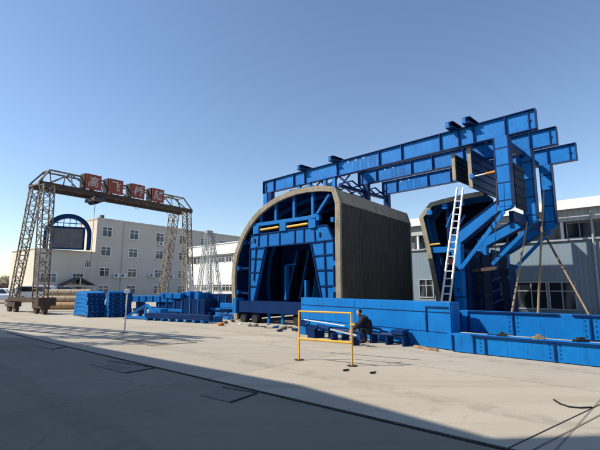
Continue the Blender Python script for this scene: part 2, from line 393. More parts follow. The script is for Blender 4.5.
for z in (7.99,):
    mb.add([(W0.x,W0.y,z),(W1.x,W1.y,z),(W2.x,W2.y,z),(B2.x,B2.y,z-.6),(B1.x,B1.y,z-.6),(B0.x,B0.y,z-.6)], [(0,1,4,5),(1,2,3,4)])
mb.build('roof', 'greyclad', hall)

# ------------------------------------------------------------------ arched tunnel formwork on the left
T1 = thing('tunnel_formwork', 'large arched tunnel formwork with blue portal frame, tan rim and black side wall', 'tunnel formwork', (-3.09,19.98,0), az(52.5))
OUT = [(-.02,.05),(-.16,.7),(-.25,1.46),(-.27,2.1),(-.22,2.75),(-.08,3.3),(.12,3.72),(.38,4.17),(.70,4.56),(1.05,4.9),(1.45,5.18),(1.95,5.44),(2.5,5.64),(3.1,5.78),(3.7,5.86),(4.3,5.87),(4.9,5.83),(5.4,5.75),(5.72,5.62),(5.91,5.03),(5.9,3.5),(5.9,1.8),(5.9,.3)]
def offset(pl, d):
    r = []
    for i, p in enumerate(pl):
        a = Vector(pl[max(i-1,0)]); c = Vector(pl[min(i+1,len(pl)-1)]); t = (c-a).normalized(); n = Vector((t.y, -t.x))
        r.append((p[0]+n.x*d, p[1]+n.y*d))
    return r
L1 = 7.2
MB().shell(OUT[:19], offset(OUT, .07)[:19], .12, L1).build('roof_skin', 'tan', T1, True)
MB().shell(OUT[18:20], offset(OUT, .07)[18:20], .12, L1).build('chamfer_plate', 'tan', T1)
MB().shell(OUT[19:], offset(OUT, .07)[19:], .12, L1).build('side_wall', 'blackplate', T1)
MB().shell(offset(OUT, .075), offset(OUT, .10), .14, L1-.13).build('shade_lining', 'navy', T1)  # added navy layer, puts the interior shade into the skin colour
rim = MB().shell(offset(OUT, -.03), offset(OUT, .20), -.02, .118).build('rim', 'tan', T1)
MB().shell(offset(OUT, -.02), offset(OUT, .22), L1+.002, L1+.1).build('rim', 'tan', T1)
mb = MB()
for v in (1.9, 3.7, 5.5): mb.box(5.9, 5.912, v, v+.02, .3, 5.0)
mb.box(5.9, 5.911, .12, L1, 2.6, 2.615); mb.box(5.9,5.911,.12,L1,3.9,3.915)
mb.build('panel_seam', 'rustdark', T1)
mb = MB()
for i in range(1, 22):
    for j in range(2):
        p = Vector(offset(OUT,.1)[i]); q = Vector(offset(OUT,.1)[i-1]); e = p+(q-p)*j*.5
        mb.box(e.x-.01, e.x+.01, -.032, -.02, e.y-.01, e.y+.01)
mb.build('bolt_row', 'rustdark', rim)
# skin ribs inside
INN = offset(OUT, .105); INN2 = offset(OUT, .28)
for v in (1.25, 2.4, 3.6, 4.8, 6.0):
    MB().shell(INN, INN2, v, v+.05).build('skin_rib', 'blue', T1)
def portal(y, detailed):
    th = .14
    pm = 'blue' if detailed else 'navy'  # inner frames coloured navy to stand in for shade inside the arch
    leg_l = [(.78,4.05),(1.74,3.43),(1.10,.98),(.76,.98)]
    leg_r = [(4.36,3.46),(5.53,3.52),(5.53,.98),(4.93,.98)]
    head = [(.78,4.06),(5.2,4.18),(5.53,3.53),(4.37,3.462),(1.75,3.432)]
    P = MB().prism(leg_l, y, y+th).build('portal_leg', pm, T1)
    Q = MB().prism(leg_r, y, y+th).build('portal_leg', pm, T1)
    H = MB().prism(head, y-.01, y+th-.012).build('portal_header', pm, T1)
    if not detailed: return
    f0, f1 = y-.035, y-.002
    def rib(par, *ls):
        mb = MB()
        for (x0,z0,x1,z1) in ls: mb.bar((x0,f0+.01,z0),(x1,f0+.01,z1),.05,.05,(0,1,0))
        mb.build('stiffener', 'navy', par)
    rib(P, (1.74,3.4,1.1,1.0), (.77,3.4,.77,1.0), (.78,2.95,1.6,2.9), (.78,2.3,1.43,2.27), (.78,1.65,1.25,1.62), (1.18,3.5,1.05,1.9))
    rib(Q, (4.37,3.45,4.93,1.0), (5.52,3.5,5.52,1.0), (4.5,2.9,5.5,2.93), (4.62,2.3,5.5,2.3), (4.8,1.65,5.5,1.65), (5.05,3.5,5.15,1.0))
    rib(H, (1.74,3.45,4.37,3.48), (.8,3.42,1.72,3.42), (1.35,4.05,1.3,3.5), (1.9,4.08,1.9,3.47), (2.62,4.1,2.62,3.47), (3.5,4.12,3.5,3.48), (4.0,4.13,4.0,3.48), (4.55,4.14,4.6,3.5), (4.4,3.48,5.5,3.52), (5.2,4.17,5.52,3.53), (.8,4.05,5.2,4.17))
    hs = MB()
    for x in (1.06, 4.85): hs.box(x-.04, x+.04, f0-.005, f0+.02, 3.68, 3.88)
    hs.build('slot', 'darkpanel', H)
portal(.16, True)
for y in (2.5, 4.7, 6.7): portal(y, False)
MB().box(1.75,4.6,2.9,2.96,1.12,3.9).build('inner_shade_screen', 'darkpanel', T1)  # added dark sheet standing in for the deep shade inside
# upper arc frame
mb = MB()
for p, q in zip([(.62,4.5),(.95,4.53),(4.2,4.56),(4.75,4.62)], [(.95,4.53),(4.2,4.56),(4.75,4.62),(4.76,4.40)]): mb.bar((p[0],.18,p[1]),(q[0],.18,q[1]),.16,.2,(0,1,0))
mb.build('arc_frame', 'blue', T1)
for x, z in ((1.42,5.0),(2.35,5.42),(3.42,5.63),(4.45,5.66)):
    MB().bar((x,.2,4.6),(x,.2,z),.11,.11).build('strut', 'blue', T1)
MB().bar((4.72,.16,4.7),(5.35,.16,5.45),.13,.1).build('strut', 'blue', T1)
for x in (1.2, 2.85, 4.48):
    MB().box(x-.18,x+.18,.06,.32,4.10,4.48).build('jack_box', 'blue', T1)
for x0, x1 in ((1.5,2.6),(3.1,4.25)):
    t = MB().tube((x0,.1,4.26),(x1,.1,4.30),.055,10).build('screw_jack', 'yellow', T1, True)
for x in (1.0,1.2,2.85,4.48,4.9):
    pass
for z, sl, sr in ((4.6,.9,5.4),(2.5,.12,5.6),(4.35,.8,5.6)):
    pass
for (x0,z0,x1,z1) in ((-.02,2.5,.76,2.48),(.3,3.75,.86,3.7),(5.53,2.55,5.66,2.55),(5.45,4.35,5.66,4.38),(-.05,1.35,.75,1.3),(5.53,1.5,5.66,1.5)):
    o = MB().bar((x0,.2,z0),(x1,.2,z1),.09,.09).build('side_jack', 'navy', T1)
    MB().box(min(x0,x1)-.0+.0, min(x0,x1)+.14, .04,.26, z0-.1, z0+.1).build('jack_shoe', 'blue', o)
# sill beam, running gear
MB().box(.42,5.6,-.28,.14,.46,.97).build('sill_beam', 'navy', T1)
MB().box(.2,.43,-.38,.1,.40,1.08).build('end_block', 'blue', T1)
MB().box(5.3,5.62,.15,7.0,.46,.96).build('sill_beam', 'navy', T1)
MB().box(.42,.8,.15,7.0,.46,.96).build('sill_beam', 'navy', T1)
for x in (.75,1.5,3.9,5.2):
    o = MB().box(x-.22,x+.22,-.2,.0,.14,.455).build('bogie', 'darkpanel', T1)
    MB().tube((x,-.24,.17),(x,.05,.17),.17,16).build('wheel', 'black', o, True)
for x in (2.2,3.0): MB().box(x-.05,x+.05,-.1,0,0,.455).build('prop', 'blue', T1)
# inner works
for (x, z0, z1, y) in ((2.34,1.0,2.6,.9),(3.5,1.0,1.9,.9),(2.9,1.0,3.4,2.6)):
    MB().box(x-.05,x+.05,y,y+.2,z0,z1).build('inner_post', 'blue', T1)
MB().bar((2.34,1.0,2.6),(2.9,1.0,2.66),.06,.06).build('inner_bar', 'blue', T1)
mb = MB()
for i in range(5):
    mb.bar((1.3+i*.8,2.3,1.0),(1.9+i*.7,2.4,3.4),.1,.08)
mb.build('inner_brace', 'blue', T1)
MB().box(.7,5.6,3.0,6.9,1.02,1.1).build('deck', 'darkpanel', T1)
MB().prism([(p[0], p[1]) for p in offset(OUT,.09)], L1-.12, L1-.06).build('end_bulkhead', 'darkpanel', T1)
for y in (2.0, 4.0, 6.0): MB().box(.8,5.4,y,y+.15,4.1,4.3).build('cross_beam', 'navy', T1)

# ------------------------------------------------------------------ large portal structure on the right
T2 = thing('portal_structure', 'tall blue steel portal structure with three long stepped girders on top', 'steel structure', (10.4,18.0,0), az(45.6))
def girder(v, s0, s1, z0, z1, stiff, hatch, decals=True):
    g = MB().box(s0, s1, v-.012, v+.012, z0+.03, z1-.03).build('girder_web', 'blue', T2)
    MB().box(s0, s1, v-.15, v+.15, z1-.035, z1).build('flange', 'navy', g)
    MB().box(s0, s1, v-.15, v+.15, z0, z0+.035).build('flange', 'navy', g)
    for s in stiff:
        MB().box(s-.02, s+.02, v-.14, v+.14, z0+.036, z1-.036).build('stiffener', 'navy', g)
    MB().box(s1-.02, s1+.012, v-.16, v+.16, z0-.0, z1).build('end_plate', 'navy', g)
    MB().box(s0-.012, s0+.02, v-.16, v+.16, z0-.0, z1).build('end_plate', 'navy', g)
    for s in (s1-.3, s0+.28):                      # splice plates with curled lifting notch
        mb = MB(); zc = (z0+z1)/2
        mb.box(s-.02, s+.02, v-.07, v-.013, z0+.05, z1-.05); mb.tube((s+.02,v-.06,zc),(s+.02,v-.013,zc),.07,10)
        mb.build('splice_bar', 'navy', g)
    for s in hatch:                               # row of pale drilled rungs on the web
        mb = MB()
        for k in range(5): mb.box(s-.16, s+.16, v-.018, v-.0125, z0+.16+k*.13, z0+.172+k*.13)
        mb.box(s-.17, s-.155, v-.018, v-.0125, z0+.14, z0+.72); mb.box(s+.155, s+.17, v-.018, v-.0125, z0+.14, z0+.72)
        mb.build('drilled_ladder', 'white' if False else 'navy', g)
    if decals:
        mb = MB()
        for s in hatch: mb.box(s-.75, s-.6, v-.016, v-.0125, z1-.2, z1-.12)
        mb.build('label_plate', 'white', g)
    return g
girder(0, -18.4, .45, 8.66, 9.64, [-17.2,-15.1,-14.0,-11.1,-7.9,-6.4,-4.1,-3.1,-2.35,-.85], [-9.6,-9.0,-8.4])
girder(2.7, -11.4, .66, 8.57, 9.5, [-9.9,-7.3,-5.9,-4.0,-2.1,-.55], [-8.6,-8.0])
girder(5.4, -11.2, .95, 8.32, 9.28, [-10.0,-7.6,-6.0,-4.2,-2.0,-.4], [-9.0,-8.4,-5.2])
def portal2(v, c0, c1, zc, ztop, za, p0, p1, lft, brace):
    w0, w1 = v-.22, v+.22
    c = MB().box(c0, c1, w0, w1, zc, ztop-.003).build('column', 'blue', T2)
    for z in [zc+.25+(ztop-zc)*k/4 for k in range(4)]:
        MB().box(c0-.012, c1+.012, w0-.014, w1+.014, z, z+.05).build('stiffener', 'navy', c)
    MB().box(c0-.05, c0-.001, w0-.03, w1+.03, zc+.1, ztop-.01).build('flange', 'navy', c)
    MB().box(c1+.001, c1+.05, w0-.03, w1+.03, zc+.1, ztop-.01).build('flange', 'navy', c)
    pts = [(c0,zc+.3),(c0,zc),(c1,zc-.003),(c1-.1,zc-.2),(c0-.15,zc-.42),(p1,za-.42),(p0,za-.42),(p0,za),]
    pts = [(c0-.001,zc+.32),(c1,zc-.004),(c1-.15,zc-.12),(c0-.02,zc-.2),(p1+.02,za-.22),(p1+.02,za-.42),(p0,za-.42),(p0,za+.12)]
    a = MB().prism(pts, w0+.02, w1-.02).build('haunch_arm', 'blue', T2)
    mb = MB(); mb.bar((p0,v,za+.14),(c0-.04,v,zc+.33),.5,.03,(0,0,1)); mb.build('flange', 'navy', a); MB().bar((p1+.04,v,za-.25),(c0-.02,v,zc-.22),.5,.03,(0,0,1)).build('flange', 'navy', a)
    b = MB().box(p0, p1, w0, w1, 0, za-.423).build('post', 'blue', T2)
    for z in (1.1,2.4,): MB().box(p0-.01, p1+.012, w0-.012, w1+.012, z, z+.045).build('stiffener', 'navy', b)
    MB().box(p0-.2, p1+.2, w0-.1, w1+.1, .0, .05).build('base_plate', 'navy', b)
    mb = MB().bar((c0+.25,w0-.08,zc-.25),(p1+.05,w0-.08,za-1.45),.18,.06,(0,1,0)); mb.build('diagonal_brace', 'blue', T2)
    if lft is not None:
        MB().box(lft-.2, lft+.2, w0+.05, w1-.05, 0, ztop-.003).build('rear_post', 'navy', T2)
portal2(0, -1.36, -.78, 5.3, 8.66, 3.98, -3.74, -3.3, -17.6, True)
portal2(2.7, -1.02, -.52, 4.9, 8.57, 4.0, -3.45, -3.05, -10.8, True)
portal2(5.4, -.80, -.3, 4.85, 8.32, 3.75, -3.25, -2.88, -10.9, True)
# hung skin panels (tan edge, dark face)
def hung(s, v0, v1, z0, z1, edge=True, t=.07, m_='darkpanel'):
    p = MB().box(s, s+t, v0+.08, v1, z0, z1).build('hung_panel', m_, T2)
    if edge: MB().box(s-.05, s+t+.06, v0, v0+.077, z0-.03, z1+.01).build('panel_edge', 'tan', p)
    mb = MB(); n = 5
    for k in range(n): z = z0+(z1-z0)*(k+.5)/n; mb.box(s+t, s+t+.05, v0+.09, v1, z-.012, z+.012)
    mb.build('panel_rib', 'navy', p)
    return p
hung(-3.62, .22, 5.0, 7.12, 8.5, m_='blackplate'); hung(-2.78, .18, 5.1, 6.55, 8.6, m_='navy')
hung(-.775, .16, 1.75, 5.25, 7.4, False)
# turnbuckle from panel to column
MB().tube((-2.62,.2,7.08),(-2.0,.2,7.10),.035,8).build('screw_rod', 'white', T2, True)
MB().tube((-2.0,.2,7.10),(-1.42,.2,7.12),.06,10).build('turnbuckle', 'orange', T2, True)
MB().box(-2.74,-2.55,.1,.3,6.98,7.2).build('bracket', 'blue', T2)
# cross beams along the depth
for (s, z, h) in ((-11.0,7.95,.2),(-12.6,8.1,.18),(-3.4,3.2,.3),(-3.4,.15,.35),(-.9,8.2,.3),(-.98,4.62,.5)):
    MB().box(s-.1, s+.1, .24 if s > -10 else .0, 5.1, z, z+h).build('cross_beam', 'navy', T2)
for s in (-11.0, -12.6):
    mb = MB()
    for v in (0.0, 1.35, 2.7, 4.05): mb.bar((s,v,8.15),(s,v+1.35,8.62),.08,.08); mb.bar((s,v,8.62),(s,v+1.35,8.15),.08,.08); 
    mb.build('cross_bracing', 'navy', T2)
for (s0,s1) in ((-13.6,-12.7),(-12.5,-11.2),(-11.0,-10.2)):
    MB().bar((s0,.0,8.62),(s1,.0,8.0),.1,.1).build('knee_brace', 'navy', T2); MB().bar((s0+.02,.05,8.0),(s1,.05,8.62),.08,.08).build('knee_brace', 'navy', T2)
for s in (-14.6,-13.6,-12.2,-11.4): MB().box(s-.12,s+.12,-.1,.1,7.2,8.655).build('hanger', 'blue', T2)
MB().box(-18.35,-17.95,-.14,.14,7.3,8.655).build('hanger', 'blue', T2)
MB().box(-15.6,-13.4,-.02,.5,8.35,8.5).build('bracket_beam', 'navy', T2)
# short I-beams on top of the front girder
for s in (-14.1,-11.25,-3.35,-2.5):
    mb = MB(); mb.box(s-.2,s+.2,-.55,2.6,9.93,9.96); mb.box(s-.2,s+.2,-.55,2.6,9.645,9.675); mb.box(s-.012,s+.012,-.55,2.6,9.676,9.929); 
    o = mb.build('top_beam', 'navy', T2)
    MB().box(s-.2,s-.02,-.57,-.552,9.68,9.92).build('end_tab', 'blue', o)
# clutter between the posts
for (s,v,z0,z1,m_) in ((-2.7,1.2,.3,3.2,'darkpanel'),(-2.2,3.4,.3,2.8,'navy'),(-3.0,4.6,.2,3.3,'darkpanel')):
    MB().box(s,s+.08,v-.5,v+.6,z0,z1).build('side_shutter', m_, T2)
for (s,va,vb,z0,z1) in ((-3.28,.3,2.4,.1,3.3),(-3.0,3.0,5.0,1.9,3.6),(-3.9,5.75,5.85,.1,3.3)):
    if vb-va > .5: MB().box(s,s+.06,va,vb,z0,z1).build('side_shutter', 'navy', T2)
    else: MB().box(s-.5,s+.62,va,vb,z0,z1).build('side_shutter', 'navy', T2)
mb = MB()
for k in range(5): mb.bar((-3.1,.9+k*.2,.5+k*.6),(-2.3,2.3,1.0+k*.55),.07,.07)
mb.build('tie_rod', 'navy', T2)
mb = MB()
mb.bar((-3.1,.6,2.4),(-1.9,.6,2.5),.1,.16); mb.build('tie_bar', 'rustdark', T2)
for k in range(4): MB().tube((-3.72+.2*(k%2),-.26,.9+.5*k),(-3.72+.2*(k%2)+.1,-.34,1.05+.5*k),.03,6).build('hose', 'black', T2, True)
a = at(497,178,18.55); c = at(495,262,18.7)
tag(MB().tube(a,c,.014,6).build('steel_rope', 'rustdark'), 'thin dark rope hanging down in front of the first blue column', 'rope')

# ------------------------------------------------------------------ partial arched form beside the ladder
T3 = thing('partial_formwork', 'partial arched form with tan rim and dark inside, behind the white ladder', 'tunnel formwork', (7.85,23.5,0), az(52.5))
O3 = [(-.02,.0),(-.14,1.0),(-.35,2.4),(-.58,3.8),(-.80,5.0),(-.93,5.72),(-.62,6.06),(-.24,6.48),(.4,6.58),(1.1,6.66),(1.8,6.72),(2.7,6.76)]
MB().shell(O3, offset(O3,.06), .1, 2.4).build('form_skin', 'blackplate', T3)
MB().shell(offset(O3,-.03), offset(O3,.23), -.02, .098).build('rim', 'tan', T3)
for v in (.8,1.6): MB().shell(offset(O3,.063), offset(O3,.25), v, v+.05).build('skin_rib', 'blue', T3)
MB().prism(offset(O3,.08)+[(2.7,5.5),(1.6,4.2),(1.2,0.1)], 2.3, 2.36).build('end_bulkhead', 'darkpanel', T3)
for x0, z0 in ((-.35,6.1),(.55,6.35),(1.45,6.42)):
    MB().box(x0-.1,x0+.18,-.06,.2,z0-.32,z0-.03).build('lug', 'blue', T3)
MB().box(-.6,.85,.1,.5,3.55,3.88).build('platform_beam', 'blue', T3)
MB().tube((-.45,.05,4.02),(.2,.05,4.05),.06,10).build('screw_jack', 'yellow', T3, True)
for x in (-.25,.1,.5): MB().box(x-.04,x+.04,.3,.4,.2,3.54).build('strut', 'navy', T3)
MB().bar((.55,.2,5.0),(1.2,.2,6.4),.08,.08).build('strut', 'blue', T3)
MB().bar((.5,.3,3.9),(1.6,.3,5.6),.1,.1).build('strut', 'navy', T3)
MB().box(.5,.7,.4,.6,3.9,6.2).build('strut', 'navy', T3)

# ------------------------------------------------------------------ long blue beams lying in front
def box_beam(name, label, P, Q, z0, z1, depth, seams, lines=(), cat='steel beam', grp=None):
    P, Q = Vector(P), Vector(Q); d = Q-P; L = d.length
    t = thing(name, label, cat, (P.x,P.y,0), atan2(d.y,d.x), grp)
    MB().box(0,L,0,depth,z0,z1).build('web', 'blue', t, False, .008)
    for s in seams: MB().box(s-.02,s+.02,-.03,-.001,z0+.02,z1-.04).build('stiffener', 'navy', t)
    for (a, b_, z) in lines: MB().box(a,b_,-.045,-.001,z-.018,z+.018).build('flange', 'navy', t)
    return t, L
t, L = box_beam('box_beam', 'long smooth blue box beam on the ground behind the yellow barrier', (0.04,15.85), (3.86,10.75), 0.02, 1.21, .42, [])
MB().box(.02,L-.02,-.012,-.001,.93,.95).build('ledge', 'navy', t)
MB().box(.02,L*.98,-.010,-.001,.42,.432).build('ledge', 'navy', t)
MB().box(L+.001,L+.02,.03,.39,.1,1.15).build('end_plate', 'blue', t)
MB().box(L-.75,L-.71,-.03,-.001,.42,1.05).build('stiffener', 'navy', t)
MB().box(L-.75,L-.05,-.03,-.001,1.052,1.09).build('stiffener', 'navy', t)
dirn = Vector((.737,-.676)); nrm = Vector((.676,.737))
A = Vector((3.8,10.6)); B0_ = A+nrm*.95-dirn*.15
t, L = box_beam('plate_girder', 'upper blue plate girder with dark stiffeners on timber blocks at the right', B0_, B0_+dirn*9, .40, .97, .30, [.03,.25,1.35,2.95,4.1,5.3,6.6,7.9], [(.25,2.35,.955),(2.62,9,.955),(2.7,9,.42)], grp='plate girders lying at the right')
for s in (.8,3.3,5.6,7.6):
    pp = B0_+dirn*s+nrm*.15
    mb = MB().box(-.12,.12,-.25,.25,0,.19); tb = mb.build('timber_block', 'timber', None, False, .01)
    place(tb, (pp.x,pp.y,.0), atan2(dirn.y,dirn.x)); tag(tb, 'timber block under the upper blue plate girder, '+{.8:'leftmost',3.3:'second from the left',5.6:'third from the left',7.6:'rightmost'}[s], 'timber block', 'timber blocks')
    tc = tb.copy(); COL.objects.link(tc); tc.location = (pp.x,pp.y,.195); tc['label'] = 'upper timber block directly under the upper blue plate girder, '+{.8:'leftmost',3.3:'second from the left',5.6:'third from the left',7.6:'rightmost'}[s]
t, L = box_beam('plate_girder', 'lower blue plate girder lying on the concrete nearest the camera at right', A, A+dirn*9.5, .015, .45, .32, [.03,.55,.82,2.25,4.05,5.6,7.2], [(.5,3.75,.43),(4.05,9.4,.43)], grp='plate girders lying at the right')
# things lying in the gap between the two girders
for (s, o, dz, w_, m_, nm, lab) in ((1.15,.5,.45,.1,'black','shackle','small black shackle on top of the lower girder, nearest its left end'),(1.9,.5,.45,.12,'timber','wood_offcut','timber offcut resting on the gap between the two blue girders'),(2.7,.55,.45,.14,'black','shackle','larger black shackle on the lower girder beside the timber offcut'),(3.9,.5,.45,.12,'tan','steel_offcut','tan steel offcut on top of the lower blue girder')):
    p = A+dirn*s+nrm*(o-.3)
    mb = MB().box(-w_,w_,-.06,.06,0,.05).box(-w_*.4,w_*.5,-.03,.08,.05,.09).tube((-w_*1.3,0,.02),(w_*1.4,.05,.03),.015,6)
    ob = place(mb.build(nm, m_), (p.x,p.y,.452), random.uniform(-.8,.4)); tag(ob, lab, nm.replace('_',' '))

bxr = atan2(10.75-15.85, 3.82); bxd = Vector((cos(bxr), sin(bxr), 0)); bxn = Vector((-sin(bxr), cos(bxr), 0))
bb = [o for o in SC.objects if o.name == 'box_beam'][0]
for s_ in (2.9,):
    MB().box(s_-.006,s_+.006,-.006,-.0005,.06,1.19).build('weld_seam', 'navy', bb)
for nm_ in ('plate_girder','plate_girder.001'):
    g_ = [o for o in SC.objects if o.name == nm_][0]; lo_ = nm_.endswith('001')
    za, zb = (.06,.40) if lo_ else (.46,.9)
    for s_ in ((.7,2.15,2.35,3.95,4.15) if lo_ else (1.25,1.45,2.85,3.05)):
        mb = MB()
        for k in range(4): z_ = za+(zb-za)*(k+.5)/4; mb.tube((s_,-.014,z_),(s_,-.0005,z_),.014,6)
        mb.build('bolt_row', 'navy', g_)
for k, (px, py, lab) in enumerate(((420,348.5,'timber packer lying against the foot of the blue box beam, left one'),(431,350.5,'timber packer lying against the foot of the blue box beam, right one'))):
    g = gr(px,py); o = place(MB().box(-.18,.18,-.04,.04,0,.07).build('timber_packer','timber',None,False,.008),(g.x,g.y,0),bxr+.15*k); tag(o, lab, 'timber', 'packers by the box beam')
# loose cable lying before the arch
mb = MB(); g0 = gr(236,325); pts = []
for i in range(40):
    a_ = i*.42; pts.append(Vector((g0.x+.4+i*.05+.17*cos(a_), g0.y-.25-i*.045+.12*sin(a_*1.1), .02)))
tag(mb.path(pts,.012,5).build('loose_cable','black'), 'loose looping black cable on the concrete in front of the arch', 'cable')

# ------------------------------------------------------------------ ladder and poles
lt = thing('ladder', 'tall white aluminium ladder leaning against the blue structure', 'ladder', (0,0,0))
b0, t0 = at(441.5,300,17.9), at(457.3,188,18.9); b1, t1 = at(449.8,300,17.75), at(463.2,188,18.75)
ext = -(b0.z)/((t0-b0).z)
for p, q, in ((b0,t0),(b1,t1)):
    MB().bar(p+(q-p)*ext, q, .05, .09).build('rail', 'alu', lt)
n = 19
for k in range(1, n):
    f = ext+(1-ext)*k/n*1.0
    if f > .93: continue
    MB().bar(b0+(t0-b0)*f, b1+(t1-b1)*f, .05, .05).build('rung', 'alu', lt)
o0 = b0+(t0-b0)*ext
lt.location = (o0.x, o0.y, 0)
for ch in lt.children: ch.location = (-o0.x, -o0.y, 0)
tagp = (b0*.5+b1*.5)+((t0-b0))*.32
mb = MB().box(-.13,.13,-.012,0,-.14,.14); o = mb.build('warning_tag', 'rustdark', lt); o.location = tagp-Vector((o0.x,o0.y,0))+Vector((0,-.06,0))
mb = MB().bar((-.08,-.02,-.08),(.08,-.02,.08),.03,.006,(0,1,0)).bar((.08,-.02,-.08),(-.08,-.022,.08),.03,.006,(0,1,0)); o2 = mb.build('cross_mark', 'red', o)
poles = [((543.5,190,19.8),(538.2,309,18.9),.055,'wood','upright bamboo pole leaning on the blue structure, middle and tallest of three'),
         ((527,222,19.6),(512.5,309,18.4),.05,'wood','slanting bamboo pole leaning on the blue structure, leftmost of three'),
         ((541,228,19.9),(588,313,17.6),.05,'wood','slanting half dark half tan pole at right, rightmost of three')]
for i, (p, q, r, m_, lab) in enumerate(poles):
    a, c = at(*p), at(*q); f = c.z/(a.z-c.z); g = c-(a-c)*f
    t = thing('bamboo_pole', lab, 'pole', (g.x,g.y,0), 0, 'poles leaning at the right')
    a2 = a-Vector((g.x,g.y,0)); 
    if i < 2:
        MB().tube((0,0,0),a2,r,8,r*.75).build('shaft', m_, t, True)
    else:
        MB().tube((0,0,0),a2*.53,r*.8,8).build('shaft', 'wood', t, True); MB().tube(a2*.53,a2,r,8,r*.8).build('shaft', 'rustdark', t, True)
    mb = MB()
    for k in range(1,9): mb.tube(a2*(k/9-.004), a2*(k/9+.004), r*1.12, 8)
    mb.build('node_ring', 'timber', t)

# ------------------------------------------------------------------ barrier, bollard post
bar = thing('yellow_barrier', 'thin yellow tube barrier standing alone on the sunlit concrete', 'barrier', (-.02,9.43,0), atan2(-.69,1.09))
W_ = hypot(1.09,.69)
for x in (0, W_):
    u = MB().tube((x,0,0),(x,0,1.07),.021,10).build('upright', 'yellow', bar, True)
    MB().tube((x,0,0),(x,0,.012),.11,14).build('base_plate', 'rustdark', u)
for z in (1.06,.46): MB().tube((0,0,z),(W_,0,z),.021 if z > 1 else .026,10).build('rail', 'yellow', bar, True)
MB().tube((W_-.03,0,.83),(W_+.07,0,.83),.025,8).build('latch', 'yellow', bar, True)
p = gr(124.6,333)
po = thing('marker_post', 'thin pale post with a small white box on top standing in the yard', 'post', p)
MB().tube((0,0,0),(0,0,1.42),.024,10).build('pole', 'white', po, True)
MB().box(-.08,.08,-.05,.05,1.38,1.53).build('head_box', 'white', po, False, .015)
MB().tube((0,0,0),(0,0,.015),.12,12).build('base_plate', 'rustdark', po)

# ------------------------------------------------------------------ gantry crane
PL, PR = Vector((-17.0,26.1)), Vector((-10.25,35.4))
dv = PR-PL; SPAN = dv.length; GA = atan2(dv.y, dv.x)
GC = thing('gantry_crane', 'rusty lattice gantry crane with four red sign boards over the yard', 'gantry crane', (PL.x,PL.y,0), GA)
# local x = along the span, local -y = towards the near right
mb = MB()
for y in (-.72,.72): mb.box(-.35,SPAN+.35,y-.11,y+.11,7.98,8.30)
mb.build('bottom_beam', 'rustdark', GC)
mb = MB(); TW = .42
for y in (-TW,TW): mb.bar((.35,y,9.22),(SPAN-.35,y,9.22),.1)
for e, s in ((0,-.3),(1,.3)):
    x0 = e*SPAN
    for y in (-1,1): mb.bar((x0+s,y*.72,8.3),(x0-s*1.15,y*TW,9.22),.09)
    mb.bar((x0-s*1.15,-TW,9.22),(x0-s*1.15,TW,9.22),.08)
    mb.bar((x0+s,-.72,8.14),(x0+s,.72,8.14),.1)
nb = 8; bw = (SPAN-.7)/nb
for k in range(nb):
    xa = .35+k*bw; xb = xa+bw
    for y in (-1,1):
        mb.bar((xa,y*TW,9.22),(xa,y*.72,8.3),.06)
        if k % 2: mb.bar((xa,y*TW,9.22),(xb,y*.72,8.3),.07)
        else: mb.bar((xa,y*.72,8.3),(xb,y*TW,9.22),.07)
    mb.bar((xa,-TW,9.22),(xa,TW,9.22),.05); mb.bar((xa,-.72,8.2),(xb,.72,8.2),.05)
mb.build('truss', 'rust', GC)
def leg(x, yt, yb, w0, w1):
    o = lattice(MB(), (x,yb,.95), (x,yt,8.0), w0, w1, 13, (1,0,0), (0,1,0), .032, .019).build('lattice_leg', 'rust', GC); return o
# local +y = far left along the track
leg(.0, .55, 2.3, .42, .55); leg(.0, -1.15, -1.6, .62, .62)
leg(SPAN, 1.25, 2.4, .5, .6); leg(SPAN, -.5, -1.1, .62, .5)
MB().box(-.2,.2,-1.0,-.7,2.0,7.0)
MB().tube((.0,-.9,.95),(.02,.1,7.9),.13,10).tube((0,1.4,.95),(.02,.2,7.9),.10,10)
MB().tube((SPAN,-1.55,.9),(SPAN,-1.0,3.5),.2,10,.16).build('leg_tube', 'white', GC, True)
for x in (0, SPAN):
    MB().box(x-.25,x+.25,-2.1,2.6,.70,.95).build('sill_beam', 'rustdark', GC)
    for y in (-3.0,-.4,2.4,3.3):
        if abs(y) > 2.9: pass
    for y in (-1.8,2.3):
        b = MB().box(x-.2,x+.2,y-.75,y+.75,.34,.68).build('bogie', 'rustdark', GC)
        for q in (-.52,.52): MB().tube((x-.1,y+q,.22),(x+.1,y+q,.22),.22,16).build('wheel', 'rustdark', b, True)
MB().box(-.5,.5,-2.6,-2.15,.5,.98).build('motor_box', 'rustdark', GC)
MB().box(-.22,.22,2.65,3.3,.45,.62).build('buffer', 'rust', GC)
# hoist
MB().box(3.2,3.9,-1.05,.5,7.62,7.85).build('hoist_trolley', 'roofdark', GC)
MB().tube((3.55,-.55,7.66),(3.55,.35,7.66),.2,14).build('hoist_drum', 'darkpanel', GC, True)
MB().bar((3.5,-.5,7.85),(3.5,-.5,8.0),.3,.3).build('hanger', 'rustdark', GC)
MB().tube((3.55,-.3,2.6),(3.55,-.3,7.6),.015,6).build('hoist_rope', 'rustdark', GC)
random.seed(5)
for k in range(4):
    x = 4.6+k*1.45; pts = [(x+.9*i/8, -.85, 7.98-.35*sin(pi*i/8)*(1+.4*(k % 2))) for i in range(9)]
    MB().path(pts, .012, 5).build('festoon_cable', 'black', GC)
